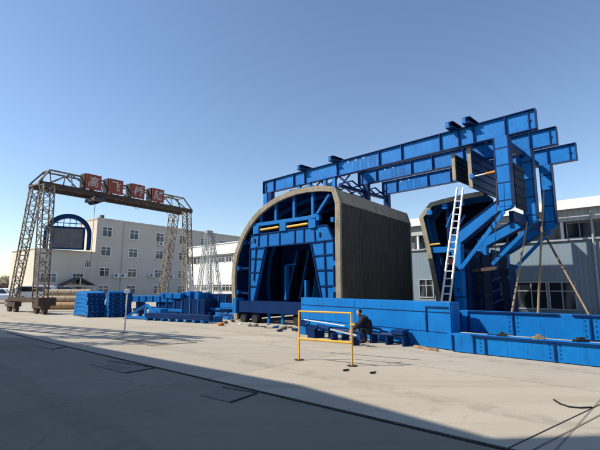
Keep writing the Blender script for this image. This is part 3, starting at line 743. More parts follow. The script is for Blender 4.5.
# sign boards facing the yard
for k, (ch, x) in enumerate(zip('高飞桥隧', (2.97,4.62,6.42,8.18))):
    b = MB().box(x-.54,x+.54,-1.05,-.95,8.32,9.38).build('sign_board', 'red', GC, False, .01)
    MB().box(x-.60,x-.44,-.94,-.3,8.32,9.38).build('board_support', 'black', b)
    cu = bpy.data.curves.new('character', 'FONT'); cu.body = ch; cu.size = .80; cu.align_x = 'CENTER'; cu.align_y = 'CENTER'; cu.extrude = .012; cu.offset = .006; cu.shear = .18
    tmp = bpy.data.objects.new('tmp', cu); COL.objects.link(tmp); bpy.context.view_layer.update()
    me = bpy.data.meshes.new_from_object(tmp.evaluated_get(bpy.context.evaluated_depsgraph_get()))
    bpy.data.objects.remove(tmp); me.materials.clear(); me.materials.append(M['signtext'])
    zs = [v.co.y for v in me.vertices]; xs = [v.co.x for v in me.vertices]
    o = bpy.data.objects.new('character', me); COL.objects.link(o); o.parent = b
    o.rotation_euler = (pi/2,0,0); o.location = (x-(max(xs)+min(xs))/2, -1.064, 8.86-(max(zs)+min(zs))/2)

# lattice crane outside the left edge of the view; its shadow falls on the yard
sv = Vector((-SUN.x,-SUN.y)).normalized()*(8.5/math.tan(ELEV))
e0 = Vector((-13.6,18.6))-sv; e1 = Vector((-3.4,12.9))-sv; dd = e1-e0
C2 = thing('gantry_crane', 'second lattice gantry crane just outside the left edge, casting its shadow on the yard', 'gantry crane', (e0.x,e0.y,0), atan2(dd.y,dd.x))
LG = dd.length
mb = MB()
for y in (-.7,.7): mb.box(-.4,LG+.4,y-.06,y+.06,8.05,8.22)
for k in range(12):
    x = LG*k/12; mb.bar((x,-.7,8.15),(x+LG/12,.7,8.15),.07); mb.bar((x,-.7,8.15),(x,.7,8.15),.09)
    for y in (-1,1): mb.bar((x,y*.7,8.3),(x+LG/24,y*.4,9.1),.06); mb.bar((x+LG/24,y*.4,9.1),(x+LG/12,y*.7,8.3),.06)
for y in (-.4,.4): mb.bar((0,y,9.1),(LG,y,9.1),.09)
mb.build('truss', 'rust', C2)
for x in (0.2, LG-.2):
    for yb, yt in ((-1.8,-.7),(1.8,.7)): lattice(MB(), (x,yb,.6), (x,yt,8.0), .5, .5, 12, (1,0,0), (0,1,0), .032, .019).build('lattice_leg', 'rust', C2)
    MB().box(x-.25,x+.25,-2.3,2.3,.35,.6).build('sill_beam', 'rustdark', C2)

# ------------------------------------------------------------------ faint lattice crane in front of the white hall
c0 = at(204,296,43); 
SC2 = thing('lattice_mast', 'thin grey A-shaped lattice mast in front of the white hall', 'crane mast', (c0.x,c0.y,0), az(45))
mb = MB(); 
for (xb, xt) in ((-1.2,.05),(.9,.35)): lattice(mb, (xb,0,0), (xt,0,7.2), .38, .28, 14, (1,0,0), (0,1,0), .026, .012)
mb.build('mast_leg', 'greyframe', SC2)
mb = MB()
for (xb, xt) in ((-1.0,.1),(.8,.3)): lattice(mb, (xb,1.6,0), (xt,.6,7.2), .3, .2, 12, (1,0,0), (0,1,0), .022, .01)
mb.build('mast_leg', 'greyframe', SC2)
MB().box(-.2,.4,-.1,.6,7.2,7.5).build('winch_housing', 'greyframe', SC2)
MB().box(-1.5,-1.1,-.4,2,0,.3).box(.8,1.2,-.4,2,0,.3).build('base_beam', 'roofdark', SC2)

# ------------------------------------------------------------------ buildings
def window(par, x0, x1, z0, z1, y, fr, nx, nz, rec=.10, fw=.06, glass='glass'):
    f = MB()
    f.box(x0,x1,y-.05,y+.02,z0,z0+fw).box(x0,x1,y-.05,y+.02,z1-fw,z1)
    f.box(x0,x0+fw,y-.05,y+.02,z0+fw,z1-fw).box(x1-fw,x1,y-.05,y+.02,z0+fw,z1-fw)
    for i in range(1,nx): x = x0+(x1-x0)*i/nx; f.box(x-fw*.4,x+fw*.4,y-.04,y+.015,z0+fw,z1-fw)
    for j in range(1,nz):
        z = z0+(z1-z0)*(j/nz if nz > 2 else .66); 
        for i in range(nx):
            xa = x0+(x1-x0)*i/nx+fw*.6; xb = x0+(x1-x0)*(i+1)/nx-fw*.6; f.box(xa,xb,y-.035,y+.012,z-fw*.35,z+fw*.35)
    w_ = f.build('window', fr, par)
    MB().box(x0+fw*.5,x1-fw*.5,y-.015,y-.005,z0+fw*.5,z1-fw*.5).build('pane', glass, w_)
    return w_
# long hall: grey section at the right, white section at the left
WA = az(46)
WH = thing('workshop_hall', 'long low hall with blue grey cladding, white roof edge and strip windows at the right', 'building', (15.2,25.5,0), WA)
x0, x1 = -16.0, 26.0
MB().box(x0,x1,.06,15,0,4.44).build('wall', 'bluegrey', WH)
MB().box(x0,x1,.50,15,4.44,5.53).build('clerestory_recess', 'darkpanel', WH)
MB().box(x0,x1,.0,15,5.53,6.28).build('upper_wall', 'greyclad', WH)
mb = MB(); y0 = -.25
mb.add([(x0,y0,6.30),(x1,y0,6.30),(x1,7,7.9),(x0,7,7.9),(x0,y0,6.38),(x1,y0,6.38),(x1,7,8.0),(x0,7,8.0),(x0,15,6.3),(x1,15,6.3),(x0,15,6.38),(x1,15,6.38)],
       [(4,5,6,7),(0,1,5,4),(7,6,11,10),(8,9,11,10),(0,4,7,3),(3,7,10,8),(1,5,6,2),(2,6,11,9),(0,1,2,3),(3,2,9,8)])
mb.build('roof', 'whiteclad', WH)
MB().add([(x0,.0,6.28),(x0,15,6.28),(x0,7,7.9),(x1,.0,6.28),(x1,15,6.28),(x1,7,7.9)], [(0,1,2),(3,4,5)]).build('gable', 'greyclad', WH)
MB().box(x0,x1,-.30,-.20,6.281,6.82).build('fascia', 'white', WH)
MB().box(x0,x1,-.37,-.302,6.22,6.31).build('gutter', 'white', WH)
x = x0+.4; k = 0
while x < x1-2.2:
    if -11 < x < 9: window(WH, x, x+2.1, 4.50, 5.50, .46, 'greyframe', 3, 1, .1, .07)
    MB().box(x-.22,x-.08,.05,.3,4.442,5.528).build('mullion', 'white', WH); x += 2.4
MB().box(x0,x1,-.08,.055,4.36,4.46).build('sill_flashing', 'greyframe', WH)
window(WH, -1.8, .0, .22, 1.94, .04, 'greyframe', 2, 2, .1, .08)
window(WH, .05, 1.5, .22, 1.94, .04, 'greyframe', 2, 2, .1, .08)
window(WH, 4.2, 6.6, .22, 1.94, .04, 'greyframe', 3, 2, .1, .08)
window(WH, -8.6, -7.4, .8, 2.2, .04, 'greyframe', 2, 2, .1, .08)
for x in (-9.4, -5.6, 2.6, 8): MB().tube((x,-.12,0),(x,-.12,6.2),.06,8).build('downpipe', 'greyframe', WH, True)

HX0, HX1 = -42.0, -16.02
WW = thing('white_hall', 'low white hall with a strip of dark windows behind the blue steel piles', 'building', (15.2,25.5,0), WA)
c = Vector((cos(WA), sin(WA)))*(HX0); WW.location = (15.2+c.x, 25.5+c.y, 0)
LW = HX1-HX0
MB().box(0,LW,.06,14,0,4.44).build('wall', 'whiteclad', WW)
MB().box(0,LW,.45,14,4.44,5.53).build('clerestory_recess', 'darkpanel', WW)
MB().box(0,LW,.0,14,5.53,6.75).build('upper_wall', 'whiteclad', WW)
MB().box(-.1,LW,-.12,14.1,6.75,6.83).build('roof', 'white', WW)
x = .3
while x < 13.5:
    window(WW, x, x+1.35, 4.50, 5.50, .40, 'frame', 2, 2, .1, .07); x += 1.55
for (x, ww) in ((1.3,1.8),(3.6,1.8),(6.2,1.8),(8.0,2.2),(10.8,2.2)): window(WW, x, x+ww, 1.1, 1.95, .04, 'frame', 3, 2, .1, .06)
MB().box(5.0,5.9,.0,.055,0,2.1).build('door', 'greyframe', WW)

# grey four-storey office
OF = thing('office_block', 'grey four-storey office block with white framed windows behind the crane', 'building', (-33,66,0), atan2(.8,.6))
OL = 52
MB().box(0,OL,.0,6,0,12.55).build('wall', 'officewall', OF)
MB().box(-.012,0,.0,6,0,12.55).build('end_wall', 'cream', OF)
mb = MB().box(-.1,OL,-.1,.25,12.55,12.85).box(-.1,OL,5.75,6.1,12.55,12.85).box(-.1,.2,.25,5.75,12.55,12.85).box(OL-.3,OL,.25,5.75,12.55,12.85); mb.build('parapet', 'officewall', OF)
MB().box(0.2,OL-.3,.25,5.75,12.55,12.6).build('roof', 'roofdark', OF)
MB().box(1.6,2.1,2,2.6,12.6,13.7).build('chimney', 'roofdark', OF)
for zz in (4.2,): pass
x = .8; ki = 0
xs_ = [.85,5.7,10.9,16.0,21.2,26.4,31.6,36.8,42.0,47.0]
for j, (z0, z1) in enumerate(((9.75,11.5),(6.6,8.2),(3.2,4.75),(.35,1.9))):
    for i, x in enumerate(xs_):
        window(OF, x, x+1.75, z0, z1, -.0, 'frame', 2, 2, .1, .11)
        MB().box(x-.08,x+1.83,-.12,-.001,z0-.13,z0-.02).build('sill', 'officewall', OF)
for x in (4.6, 14.2, 25.0, 35.5): MB().tube((x,-.08,0),(x,-.08,12.5),.06,8).build('downpipe', 'officewall', OF, True)
acs = [(3.2,3.1),(4.35,3.1),(14.0,3.15),(9.8,3.3),(19.4,3.1),(11.45,9.1),(24.6,3.2),(8.3,.0)]
for i, (x, z) in enumerate(acs[:7]):
    o = thing('air_conditioner', ['left air conditioner of the pair between the first two office window columns','right air conditioner of the pair between the first two office window columns','air conditioner on the grey office wall behind the right crane leg','air conditioner on the grey office wall left of the third window column','air conditioner on the grey office wall right of the crane leg','air conditioner under the top-floor window of the third window column','rightmost air conditioner on the grey office wall'][i], 'air conditioner', (0,0,0), atan2(.8,.6), 'air conditioners on the office wall')
    q = Vector((-33,66))+Vector((.6,.8))*x+Vector((.8,-.6))*.03; o.location = (q.x,q.y,z)
    MB().box(0,.95,-.42,-.0,0,.75).build('casing', 'frame', o, False, .02)
    MB().tube((.34,-.43,.38),(.34,-.421,.38),.27,16).build('fan_grille', 'screengrey', o)
    MB().box(.05,.12,-.4,0,-.06,-.002).box(.8,.87,-.4,0,-.06,-.002).build('bracket', 'roofdark', o)

# lower annex with lit end wall
AX = thing('office_annex', 'cream and beige annex left of the grey office, below the round blue arch', 'building', (-37.7,58.5,0), atan2(.8,.6))
MB().box(0,8.6,.0,9,0,7.0).build('wall', 'officewall', AX)
MB().box(-.02,0,.0,9,0,7.0).build('end_wall', 'cream', AX)
MB().box(-.12,8.6,-.1,9.1,7.0,7.12).build('roof', 'officewall', AX)
for (x0_, x1_, z0, z1) in ((.8,3.0,2.2,3.6),(5.2,6.9,1.9,3.7),(1.0,2.8,.3,1.4),(6.9,7.9,4.6,5.8)):
    window(AX, x0_, x1_, z0, z1, -.0, 'frame', 3, 2, .1, .08)
MB().box(5.4,6.6,-.08,-.001,0,1.6).build('door', 'screengrey', AX)
q = Vector((-37.7,58.5))+Vector((.6,.8))*3.2
P_ = thing('porch_canopy', 'small gabled dark porch over the annex entrance', 'porch', (q.x+.0,q.y,0), atan2(.8,.6))
mb = MB().add([(0,-2.2,1.9),(4.6,-2.2,1.9),(2.3,-2.2,3.0),(0,-.05,1.9),(4.6,-.05,1.9),(2.3,-.05,3.0),(0,-2.2,1.78),(4.6,-2.2,1.78),(2.3,-2.2,2.88),(0,-.05,1.78),(4.6,-.05,1.78),(2.3,-.05,2.88)],
   [(0,2,5,3),(1,4,5,2),(6,9,11,8),(7,8,11,10),(0,6,8,2),(2,8,7,1),(3,5,11,9),(5,4,10,11),(0,3,9,6),(1,7,10,4)]); mb.build('roof', 'roofdark', P_)
mb = MB().bar((.1,-2.15,1.76),(4.5,-2.15,1.76),.12); mb.bar((2.3,-2.15,1.7),(2.3,-2.15,2.9),.1); mb.build('tie_beam', 'cream', P_)
for x in (.15,4.45): MB().box(x-.1,x+.1,-2.2,-2.0,0,1.7).build('post', 'cream', P_)

# round blue arch frame on the annex roof
cc = at(67,249,60.5)
AR = thing('arch_frame', 'round blue arch frame with a dark rectangular panel on the annex roof', 'arch frame', (cc.x,cc.y,7.12), atan2(.45,.9))
def arc(r, a0, a1, n, cz): return [(r*cos(radians(a0+(a1-a0)*i/n)), cz+r*sin(radians(a0+(a1-a0)*i/n))) for i in range(n+1)]
CZ = 2.2
o1 = [(-3.05,0)]+arc(3.05,180,0,28,CZ)+[(3.05,0)]; i1 = [(-2.5,0)]+arc(2.5,180,0,28,CZ)+[(2.5,0)]
MB().shell(o1, i1, 0, .9).build('ring', 'navy', AR)
MB().shell([(p[0]*1.02, (p[1]-CZ)*1.02+CZ if p[1] > CZ else p[1]) for p in o1], [(p[0]*.985,(p[1]-CZ)*.985+CZ if p[1] > CZ else p[1]) for p in o1], -.08, -.002).build('ring_edge', 'navy', AR)
MB().box(-1.95,1.9,.1,.3,.2,3.1).build('dark_panel', 'screengrey', AR)
mb = MB().box(-2.3,-1.96,.0,.4,0,3.4).box(1.91,2.2,0,.4,0,3.4).box(-1.959,1.909,0,.4,3.12,3.4).box(-1.959,1.909,0,.4,0,.19); mb.build('panel_frame', 'navy', AR)
for x in (-1.5,-.7,.1,.9,1.6): MB().box(x-.05,x+.05,.1,.2,3.41,CZ+sqrt(2.5**2-x*x)).build('strut', 'blue', AR)
MB().box(-2.2,2.2,.1,.2,3.85,3.97).build('strut', 'blue', AR)

# ------------------------------------------------------------------ steel piles at the left
def at_ground(px, Y): d = ray(px, 287); return Vector((d[0]/d[1]*Y, Y, 0))
G46 = az(46)
def curved_panel(label, loc, rz, L, D, h, tabs):
    t = thing('form_panel', label, 'steel form panel', loc, rz, 'curved blue form panels stacked flat')
    n = 8; top = [(L*i/n, h+.10*sin(pi*i/n)) for i in range(n+1)]; bot = [(L*i/n, .10*sin(pi*i/n)+.01) for i in range(n, -1, -1)]
    MB().prism(top+bot, 0, D).build('skin', 'blue', t, False, .006)
    MB().box(L+.0005,L+.02,.01,D-.01,.03,h-.01).build('end_plate', 'navy', t)  # shade of this end face put into its navy colour
    for k in range(3):
        y = .2+(D-.4)*k/2; MB().box(L+.021,L+.07,y-.06,y+.06,.07,h-.06).build('end_lug', 'blue', t)
    return t
names = ['lowest','second from the bottom','third from the bottom','fourth from the bottom','fifth from the bottom','topmost']
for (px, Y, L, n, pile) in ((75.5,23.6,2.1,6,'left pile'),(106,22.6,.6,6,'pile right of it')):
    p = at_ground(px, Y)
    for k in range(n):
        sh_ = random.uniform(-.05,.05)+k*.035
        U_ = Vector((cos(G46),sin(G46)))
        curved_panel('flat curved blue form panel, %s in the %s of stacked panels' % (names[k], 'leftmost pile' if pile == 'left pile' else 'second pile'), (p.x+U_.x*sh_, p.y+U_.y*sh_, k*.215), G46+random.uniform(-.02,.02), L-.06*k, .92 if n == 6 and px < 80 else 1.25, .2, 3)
# loose blue steel pieces
def blk(name, label, px, Y, rz, boxes, m='blue', z=0, ribs=(), cat='steel part', tilt=0, grp='blue steel parts lying in the yard'):
    p = at_ground(px, Y)
    t = thing(name, label, cat, (p.x,p.y,z), rz, grp); t.rotation_euler.x = tilt
    mb = MB()
    for b_ in boxes: mb.box(*b_)
    mb.build('body', m, t, False, .008)
    if ribs:
        for b_ in ribs: MB().box(*b_).build('rib', 'navy' if m == 'blue' else 'blue', t)
    return t
blk('blue_box_section','long raised blue box section behind the triangular frame',131,24.5,az(70),[(0,3.0,0,.8,.75,1.1)],'blue',0,[(k*.5+.1,k*.5+.14,-.03,-.001,.78,1.07) for k in range(6)])
blk('trestle','dark blue trestle under the raised box section',133,24.8,az(70),[(.2,.4,.1,.7,0,.745),(2.4,2.6,.1,.7,0,.745),(.2,2.6,.3,.5,.3,.4)],'navy')
t = thing('triangular_frame','blue triangular bracing frame lying right of the stacked panels','steel part',at_ground(124,21.6),az(62),'blue steel parts lying in the yard')
mb = MB(); mb.bar((.4,0,.08),(2.6,0,.12),.13,.12).bar((.4,.0,.12),(1.4,.3,.72),.1,.1).bar((1.4,.3,.72),(2.6,0,.18),.1,.1).bar((1.4,.2,.12),(1.4,.3,.7),.08,.08); mb.build('frame','blue',t)
mb = MB(); 
for k in range(5): mb.box(.2+k*.45,.5+k*.45,-.1,.1,.0,.02)
mb.build('gusset','navy',t)
blk('dark_blue_crate','large dark blue steel box in the middle of the yard pile',157,24,az(66),[(0,3.4,0,1.4,.05,.95)],'navy',0,[(k*.55+.2,k*.55+.25,-.04,-.001,.1,.9) for k in range(6)])
blk('blue_box_section','bright blue box section stacked on the dark blue box',160,23.8,az(66),[(0,1.5,0,.9,0,.3)],'blue',.96,[(.3,.34,-.03,-.001,.02,.28),(.9,.94,-.03,-.001,.02,.28)])
blk('blue_cabinet','blue steel block with pale slotted edges right of the dark box',183,23.6,az(60),[(0,.55,0,1.0,.0,1.35),(.9,1.2,0,1.0,0,1.3),(.55,.9,.2,.9,0,1.2)],'blue',0,[(.1,.45,-.03,-.001,.1+k*.24,.16+k*.24) for k in range(5)])
blk('dark_blue_crate','dark blue steel box in front of the white hall, rightmost in the yard',195,24.2,az(66),[(0,2.3,0,1.6,.0,1.2)],'navy',0,[(k*.5+.15,k*.5+.2,-.04,-.001,.1,1.1) for k in range(5)])
blk('long_blue_beam','long low dark blue beam in front of the yard pile',147,20.4,az(62),[(0,4.0,0,.25,.14,.36),(.0,4.0,-.02,.27,.12,.139)],'navy',0,[(k*.5+.1,k*.5+.2,-.06,.3,.0,.118) for k in range(8)])
blk('blue_flat_box','bright blue flat steel box at the front of the yard pile',189,19.9,az(60),[(0,1.55,0,.7,0,.26)],'blue',0,[(.02,.1,-.03,-.001,.02,.24),(1.4,1.48,-.03,-.001,.02,.24)])
blk('blue_flat_box','small bright blue steel box left of the long low beam',150,21.6,az(58),[(0,.9,0,.5,0,.5)],'blue',0)
blk('tilted_blue_panel','tilted dark blue panel with pale slots leaning beside the arch',217,21.8,az(60),[(0,1.6,0,.08,0,1.1)],'navy',.0,[(.2+k*.45,.5+k*.45,-.03,-.001,.3,.42) for k in range(3)],'steel part',-.9)
blk('blue_channel_pile','bundle of blue channels lying beside the arch rim',216,22.6,az(50),[(0,2.0,0,.3,0,.25),(.1,2.1,.35,.7,0,.25),(.3,1.9,.1,.5,.26,.5),(.2,1.7,.15,.45,.52,.75)],'blue')
for i in range(16):
    px = random.uniform(132,228); Y = random.uniform(20.6,24.5); a_ = random.uniform(30,80); L_ = random.uniform(.5,1.6)
    blk('loose_blue_bar','loose blue steel bar among the pile left of the arch',px,Y,az(a_),[(0,L_,0,.1,0,.12)], random.choice(['blue','navy','blue']), random.choice([0,0,.36,.13]), (), 'steel bar', 0, 'loose blue bars in the yard pile')

# ------------------------------------------------------------------ tan pipes, vehicles
rows = [(0,.0,'pipeo'),(1,.0,'pipe'),(2,.0,'pipe'),(0,1,'pipe'),(1,1,'pipe'),(0,2,'pipe')]
pb = at_ground(36,30.0); PZ = radians(4)
for i, (c_, l_, m_) in enumerate(rows):
    r = .26
    off = Vector((-sin(PZ), cos(PZ)))*((c_+l_*.5)*r*2.02)+Vector((cos(PZ),sin(PZ)))*(i*.37 % .5)
    t = thing('coated_pipe', ['orange tan pipe lowest and nearest in the pipe stack','tan pipe in the bottom row of the stack, second from the front','tan pipe in the bottom row of the stack, at the back','tan pipe in the middle row of the stack, front one','tan pipe in the middle row of the stack, back one','tan pipe on top of the stack'][i], 'pipe', (pb.x+off.x, pb.y+off.y, r+l_*r*1.76), PZ, 'large tan pipes stacked left of the blue panels')
    o = MB().tube((0,0,0),(3.3,0,0),r,20).build('barrel', m_, t, True)
    for x in (.05,1.0,1.95,2.9): MB().tube((x-.03,0,0),(x+.03,0,0),r+.012,20).build('band', 'pipeo', t, True)
def car(name, label, loc, rz, m, L=4.4, H=1.45, van=False):
    t = thing(name, label, 'van' if van else 'car', loc, rz, None)
    w = .86
    if van: prof = [(-2.1,.3),(2.1,.3),(2.15,.9),(1.7,1.15),(1.15,H-.06),(.9,H),(-2.0,H),(-2.12,H-.2)]
    else: prof = [(-2.15,.32),(2.15,.32),(2.2,.62),(2.05,.82),(1.15,.95),(.45,H-.06),(.1,H),(-.9,H),(-1.25,H-.08),(-1.85,1.0),(-2.15,.92),(-2.2,.6)]
    b_ = MB().prism(prof, -w, w).build('body', m, t, True, .06)
    if van: gl = [(1.6,1.12),(1.12,H-.14),(-1.9,H-.14),(-1.95,1.12)]
    else: gl = [(1.0,.97),(.42,H-.12),(.05,H-.08),(-.88,H-.08),(-1.2,H-.14),(-1.65,1.0)]
    MB().prism(gl, -w-.012, w+.012).build('side_window', 'glass', t)
    if van: MB().add([(1.69,-.72,1.18),(1.69,.72,1.18),(1.17,.68,H-.1),(1.17,-.68,H-.1)], [(0,1,2,3)]).build('windscreen', 'glass', t)
    else:
        MB().add([(1.13,-.72,.985),(1.13,.72,.985),(.50,.66,H-.08),(.50,-.66,H-.08)], [(0,1,2,3)]).build('windscreen', 'glass', t)
    for x in (-1.35,1.35):
        for s in (-1,1):
            o = MB().tube((x,s*(w-.2),.32),(x,s*(w+.02),.32),.32,18).build('wheel', 'black', t, True)
            MB().tube((x,s*(w+.0),.32),(x,s*(w+.035),.32),.19,14).build('rim', 'alu', o, True)
    for s in (-1,1):
        MB().box(2.1,2.2,s*.62-.16,s*.62+.16,.62,.76).build('headlight', 'frame', t)
        MB().box(-2.2,-2.12,s*.62-.14,s*.62+.14,.68,.84).build('tail_light', 'red', t)
    return t
car('parked_car','white car parked at the left edge, nearer one half outside the picture', at_ground(-6,42), radians(-28), 'carwhite')
car('parked_car','white car parked behind the crane wheels at far left', at_ground(13,47), radians(-20), 'carwhite')
car('parked_van','white van parked between the crane leg and the tan pipes', at_ground(41,45), radians(12), 'carwhite', 4.4, 1.75, True)
car('parked_car','dark blue car parked behind the tan pipes in front of the annex', at_ground(62,47), radians(8), 'carblue', 4.4, 1.6, True)

# ------------------------------------------------------------------ bare trees far left
def tree(label, loc, h, seed):
    rnd = random.Random(seed)
    t = thing('bare_tree', label, 'tree', loc, rnd.uniform(0,6), 'bare winter trees behind the cars')
    trunk = MB(); crown = MB()
    trunk.tube((0,0,0),(0,0,h*.35),.12,7,.08)
    def grow(p, d, L, r, lev):
        q = p+d*L; (trunk if lev == 0 else crown).tube(p, q, r, 4, r*.6, False)
        if lev >= 4:
            return
        for k in range(4 if lev < 2 else 3):
            nd = (d+Vector((rnd.gauss(0,.5),rnd.gauss(0,.5),rnd.gauss(.12,.3)))).normalized()
            grow(p+d*L*rnd.uniform(.55,1), nd, L*rnd.uniform(.6,.8), r*.55, lev+1)
    for k in range(5): grow(Vector((0,0,h*(.22+.04*k))), Vector((rnd.gauss(0,.45),rnd.gauss(0,.45),1)).normalized(), h*.28, .055, 0)
    trunk.build('trunk', 'twig', t); crown.build('crown', 'twig', t)
tl = ['leftmost bare brown tree at the picture edge','bare brown tree second from the left edge','bare brown tree third from the left edge','bare brown tree just left of the crane leg','bare brown tree behind the crane leg','low bare tree near the annex corner']
for i, px in enumerate((-8,-1,6,12,18,24)):
    tree(tl[i], at_ground(px, 88+(i*7) % 13), 5.2+.7*((i*3) % 3)-i*.25, i+3)
mb = MB(); rr = random.Random(9)
for k in range(5200):
    px = rr.uniform(-60,34); Y = rr.uniform(96,112); p = at_ground(px, Y); hh = (2.6+1.2*noise.noise(Vector((p.x*.12,0,3))))*rr.uniform(.2,1)
    d = Vector((rr.gauss(0,.35),rr.gauss(0,.35),rr.uniform(.3,1)))*.9
    mb.bar(p+Vector((0,0,max(hh-.5,0))), p+Vector((0,0,max(hh-.5,0)))+d, .05)
struct(mb.build('distant_scrub', 'twig'), 'stuff')
tag(MB().box(-95,-52,116,116.3,0,1.9).build('boundary_wall', 'cream'), 'low cream boundary wall far behind the bare trees at left', 'wall')

# ------------------------------------------------------------------ worker
def skinned(name, m, verts, edges, radii, parent, sub=2):
    me = bpy.data.meshes.new(name); me.from_pydata(verts, edges, []); o = bpy.data.objects.new(name, me); COL.objects.link(o)
    md = o.modifiers.new('skin', 'SKIN'); 
    if not me.skin_vertices: 
        bpy.context.view_layer.objects.active = o
    for i, r in enumerate(radii):
        rx = r if isinstance(r, tuple) else (r, r)
        me.skin_vertices[0].data[i].radius = rx
    me.skin_vertices[0].data[0].use_root = True
    o.modifiers.new('sub', 'SUBSURF').levels = sub; o.modifiers['sub'].render_levels = sub
    bpy.context.view_layer.update(); dg = bpy.context.evaluated_depsgraph_get()
    nm = bpy.data.meshes.new_from_object(o.evaluated_get(dg)); bpy.data.objects.remove(o)
    nm.materials.clear(); nm.materials.append(M[m])
    for p in nm.polygons: p.use_smooth = True
    q = bpy.data.objects.new(name, nm); COL.objects.link(q)
    if parent: q.parent = parent
    return q
wp = gr(362,341.5)
PS = thing('person', 'person in dark work clothes squatting and bending over the pipes by the blue beam', 'person', (wp.x+.12,wp.y-.15,0), radians(-6)); PS.scale = (.97,)*3
# local -x = the side the worker faces
V_ = [(.12,0,.36),(.04,0,.50),(-.06,0,.62),(-.12,0,.72),(-.17,0,.79),
      (.08,.12,.34),(-.22,.17,.44),(-.08,.16,.14),(-.09,.16,.06),(-.24,.18,.045),
      (.08,-.12,.34),(-.20,-.19,.42),(-.04,-.18,.14),(-.05,-.18,.06),(-.20,-.20,.045),
      (-.10,.18,.68),(-.24,.22,.50),(-.40,.15,.38),
      (-.10,-.18,.68),(-.26,-.21,.50),(-.42,-.13,.38)]
E_ = [(0,1),(1,2),(2,3),(3,4),(0,5),(5,6),(6,7),(7,8),(8,9),(0,10),(10,11),(11,12),(12,13),(13,14),(3,15),(15,16),(16,17),(3,18),(18,19),(19,20)]
R_ = [.18,(.19,.2),(.19,.2),.16,.075,.13,.105,.075,.06,.05,.13,.105,.075,.06,.05,.10,.08,.05,.10,.08,.05]
body = skinned('body', 'cloth', V_, E_, R_, PS)
hd = skinned('head', 'skin', [(-.18,0,.78),(-.225,0,.84),(-.25,0,.90),(-.29,0,.855)], [(0,1),(1,2),(2,3)], [.055,.09,.085,.05], PS)
skinned('hair', 'black', [(-.16,0,.86),(-.19,0,.92),(-.25,0,.955)], [(0,1),(1,2)], [.075,.085,.07], PS)
mb = MB(); mb.bar((-.265,0,.88),(-.30,0,.868),.03,.03); mb.build('nose', 'skin', hd)
for s in (-1,1):
    hx, hy, hz = -.41, s*.14, .37
    vs = [(hx,hy,hz),(hx-.05,hy,hz-.03),(hx-.085,hy,hz-.06)]
    es = [(0,1),(1,2)]; rs = [.03,.036,.03]
    for k in range(4):
        yo = (k-1.5)*.019; n0 = len(vs); f_ = (.9,1,.95,.8)[k]
        vs += [(hx-.10,hy+yo,hz-.07),(hx-.125*f_-.01,hy+yo,hz-.10),(hx-.115,hy+yo,hz-.10-.03*f_)]; es += [(2,n0),(n0,n0+1),(n0+1,n0+2)]; rs += [.009,.008,.007]
    n0 = len(vs); vs += [(hx-.06,hy-s*.035,hz-.05),(hx-.09,hy-s*.045,hz-.08)]; es += [(1,n0),(n0,n0+1)]; rs += [.011,.009]
    skinned('hand', 'skin', vs, es, rs, PS, 1)
for s, x in ((1,-.13),(-1,-.09)): skinned('boot', 'black', [(x+.06,s*.165,.05),(x-.02,s*.17,.05),(x-.15,s*.185,.04)], [(0,1),(1,2)], [.055,.06,.05], PS, 1)

# ------------------------------------------------------------------ pipework and scraps in front of the beam and arch
def place_pipe(): 
    a0, a1 = gr(318,337), gr(352,344.5)
    d = a1-a0; t = thing('hydraulic_cylinder','long hydraulic cylinder with pale rod lying before the blue beam','cylinder',(a0.x,a0.y,0),atan2(d.y,d.x)); L = d.length*1.15
    MB().tube((0,0,.33),(L*.35,0,.31),.085,14).build('barrel','navy',t,True)
    MB().tube((L*.35,0,.31),(L*1.05,0,.26),.03,12).build('rod','greyframe',t,True)
    MB().tube((L*1.05,-.06,.26),(L*1.05,.06,.26),.09,12).build('eye','navy',t,True)
    for x in (.2,L*.45,L*.95): MB().box(x-.05,x+.05,-.1,.1,0,.22).build('rest_block','navy',t)
place_pipe()
a0, a1 = gr(330,338.5), gr(404,346.5); d = a1-a0; L = d.length
t = thing('pipe_rack','low dark blue pipe rack on short legs along the foot of the blue beam','pipe rack',(a0.x,a0.y,0),atan2(d.y,d.x))
for y in (0,.22): MB().tube((0,y,.27),(L,y,.27),.035,10).build('pipe','navy',t,True)
for k in range(6): MB().box(L*k/5-.03,L*k/5+.03,-.05,.28,0,.235).build('leg','navy',t)
MB().box(L-.35,L,-.06,.3,.30,.42).build('end_box','navy',t)
for (px, py, s_, m_, lab) in ((302,334,.5,'blue','blue valve block with round flanges at the left end of the pipes'),(311,337.5,.42,'navy','dark blue valve block just right of the barrier upright')):
    g = gr(px,py); t = thing('valve_block',lab,'valve',(g.x,g.y,0),az(50))
    MB().box(-.2*s_,.5*s_,-.2*s_,.2*s_,.0,.55*s_).build('block',m_,t,False,.01)
    for x, z in ((0,.75),(.35,.72)): MB().tube((x*s_,-.22*s_,z*s_),(x*s_,.2*s_,z*s_),.2*s_,14).build('flange','navy',t,True)
    MB().tube((.1*s_,0,.5*s_),(.9*s_,-.3*s_,.9*s_),.07*s_,8).build('stub_pipe',m_,t,True)
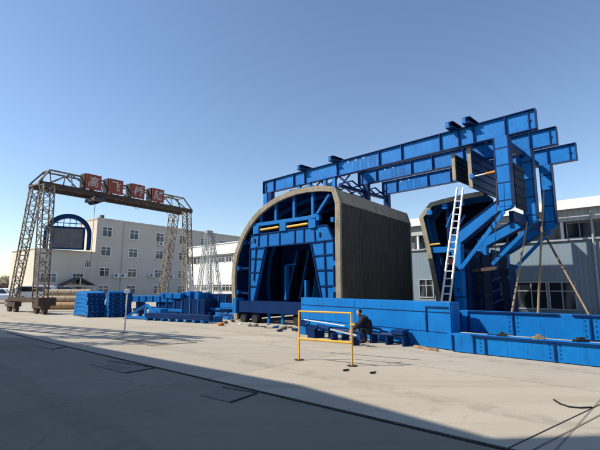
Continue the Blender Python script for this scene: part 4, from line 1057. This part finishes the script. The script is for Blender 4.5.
for (px0,py0,px1,py1,z,r,m_,lab) in ((292,332,330,335.5,.12,.04,'navy','dark blue tube lying left of the valve blocks'),(304,331.5,345,336.5,.42,.022,'alu','pale thin tube lying over the valve blocks'),(360,339,402,345.5,.42,.035,'blue','blue tube on top of the low pipe rack')):
    a, c = gr(px0,py0), gr(px1,py1); a.z = c.z = z; c.z = z*.8
    tag(MB().tube(a,c,r,10).build('steel_tube',m_,None,True), lab, 'tube')
# scraps near the arch
rr = random.Random(21)
scr = [(218,324,'timber'),(226,323.5,'rustdark'),(240,324.5,'white'),(249,325.5,'alu'),(256,326,'tan'),(262,327,'blue'),(276,328,'blue'),(284,329,'tan'),(289,328,'timber'),(295,331,'rustdark'),(233,322,'rustdark'),(268,325,'tan'),(280,331.5,'navy'),(221,325.5,'orange')]
desc = {'timber':'timber offcut','rustdark':'rusty scrap piece','white':'white scrap piece','alu':'pale metal scrap','tan':'tan scrap piece','blue':'small blue steel block','navy':'dark blue steel block','orange':'orange scrap piece'}
for i, (px,py,m_) in enumerate(scr):
    g = gr(px,py); s_ = rr.uniform(.05,.13)
    mb = MB().box(-s_,s_,-s_*.5,s_*.5,0,s_*.8); mb.bar((-s_*1.6,0,s_*.3),(s_*1.5,s_*.3,s_*1.0),s_*.3); mb.tube((0,-s_*.7,s_*.3),(s_*.3,s_*.9,s_*.5),s_*.22,8)
    o = place(mb.build('scrap_piece',m_,None,False,.006),(g.x,g.y,0),rr.uniform(0,3)); tag(o, '%s before the arch, %s in the row of scraps from the left' % (desc[m_], ['first','second','third','fourth','fifth','sixth','seventh','eighth','ninth','tenth','eleventh','twelfth','thirteenth','last'][sorted(scr).index(scr[i])]), 'scrap', 'scraps lying before the arch')
for (px,py,lab) in ((346,371,'small black clod on the sunlit concrete right of the barrier'),(373,373.5,'tiny black clod farther right of the barrier')):
    g = gr(px,py); o = place(MB().tube((-.06,0,.015),(.08,.02,.02),.02,7,.012).tube((0,-.04,.012),(.03,.05,.012),.016,6).build('clod','black'),(g.x,g.y,0),.4); tag(o, lab, 'clod')
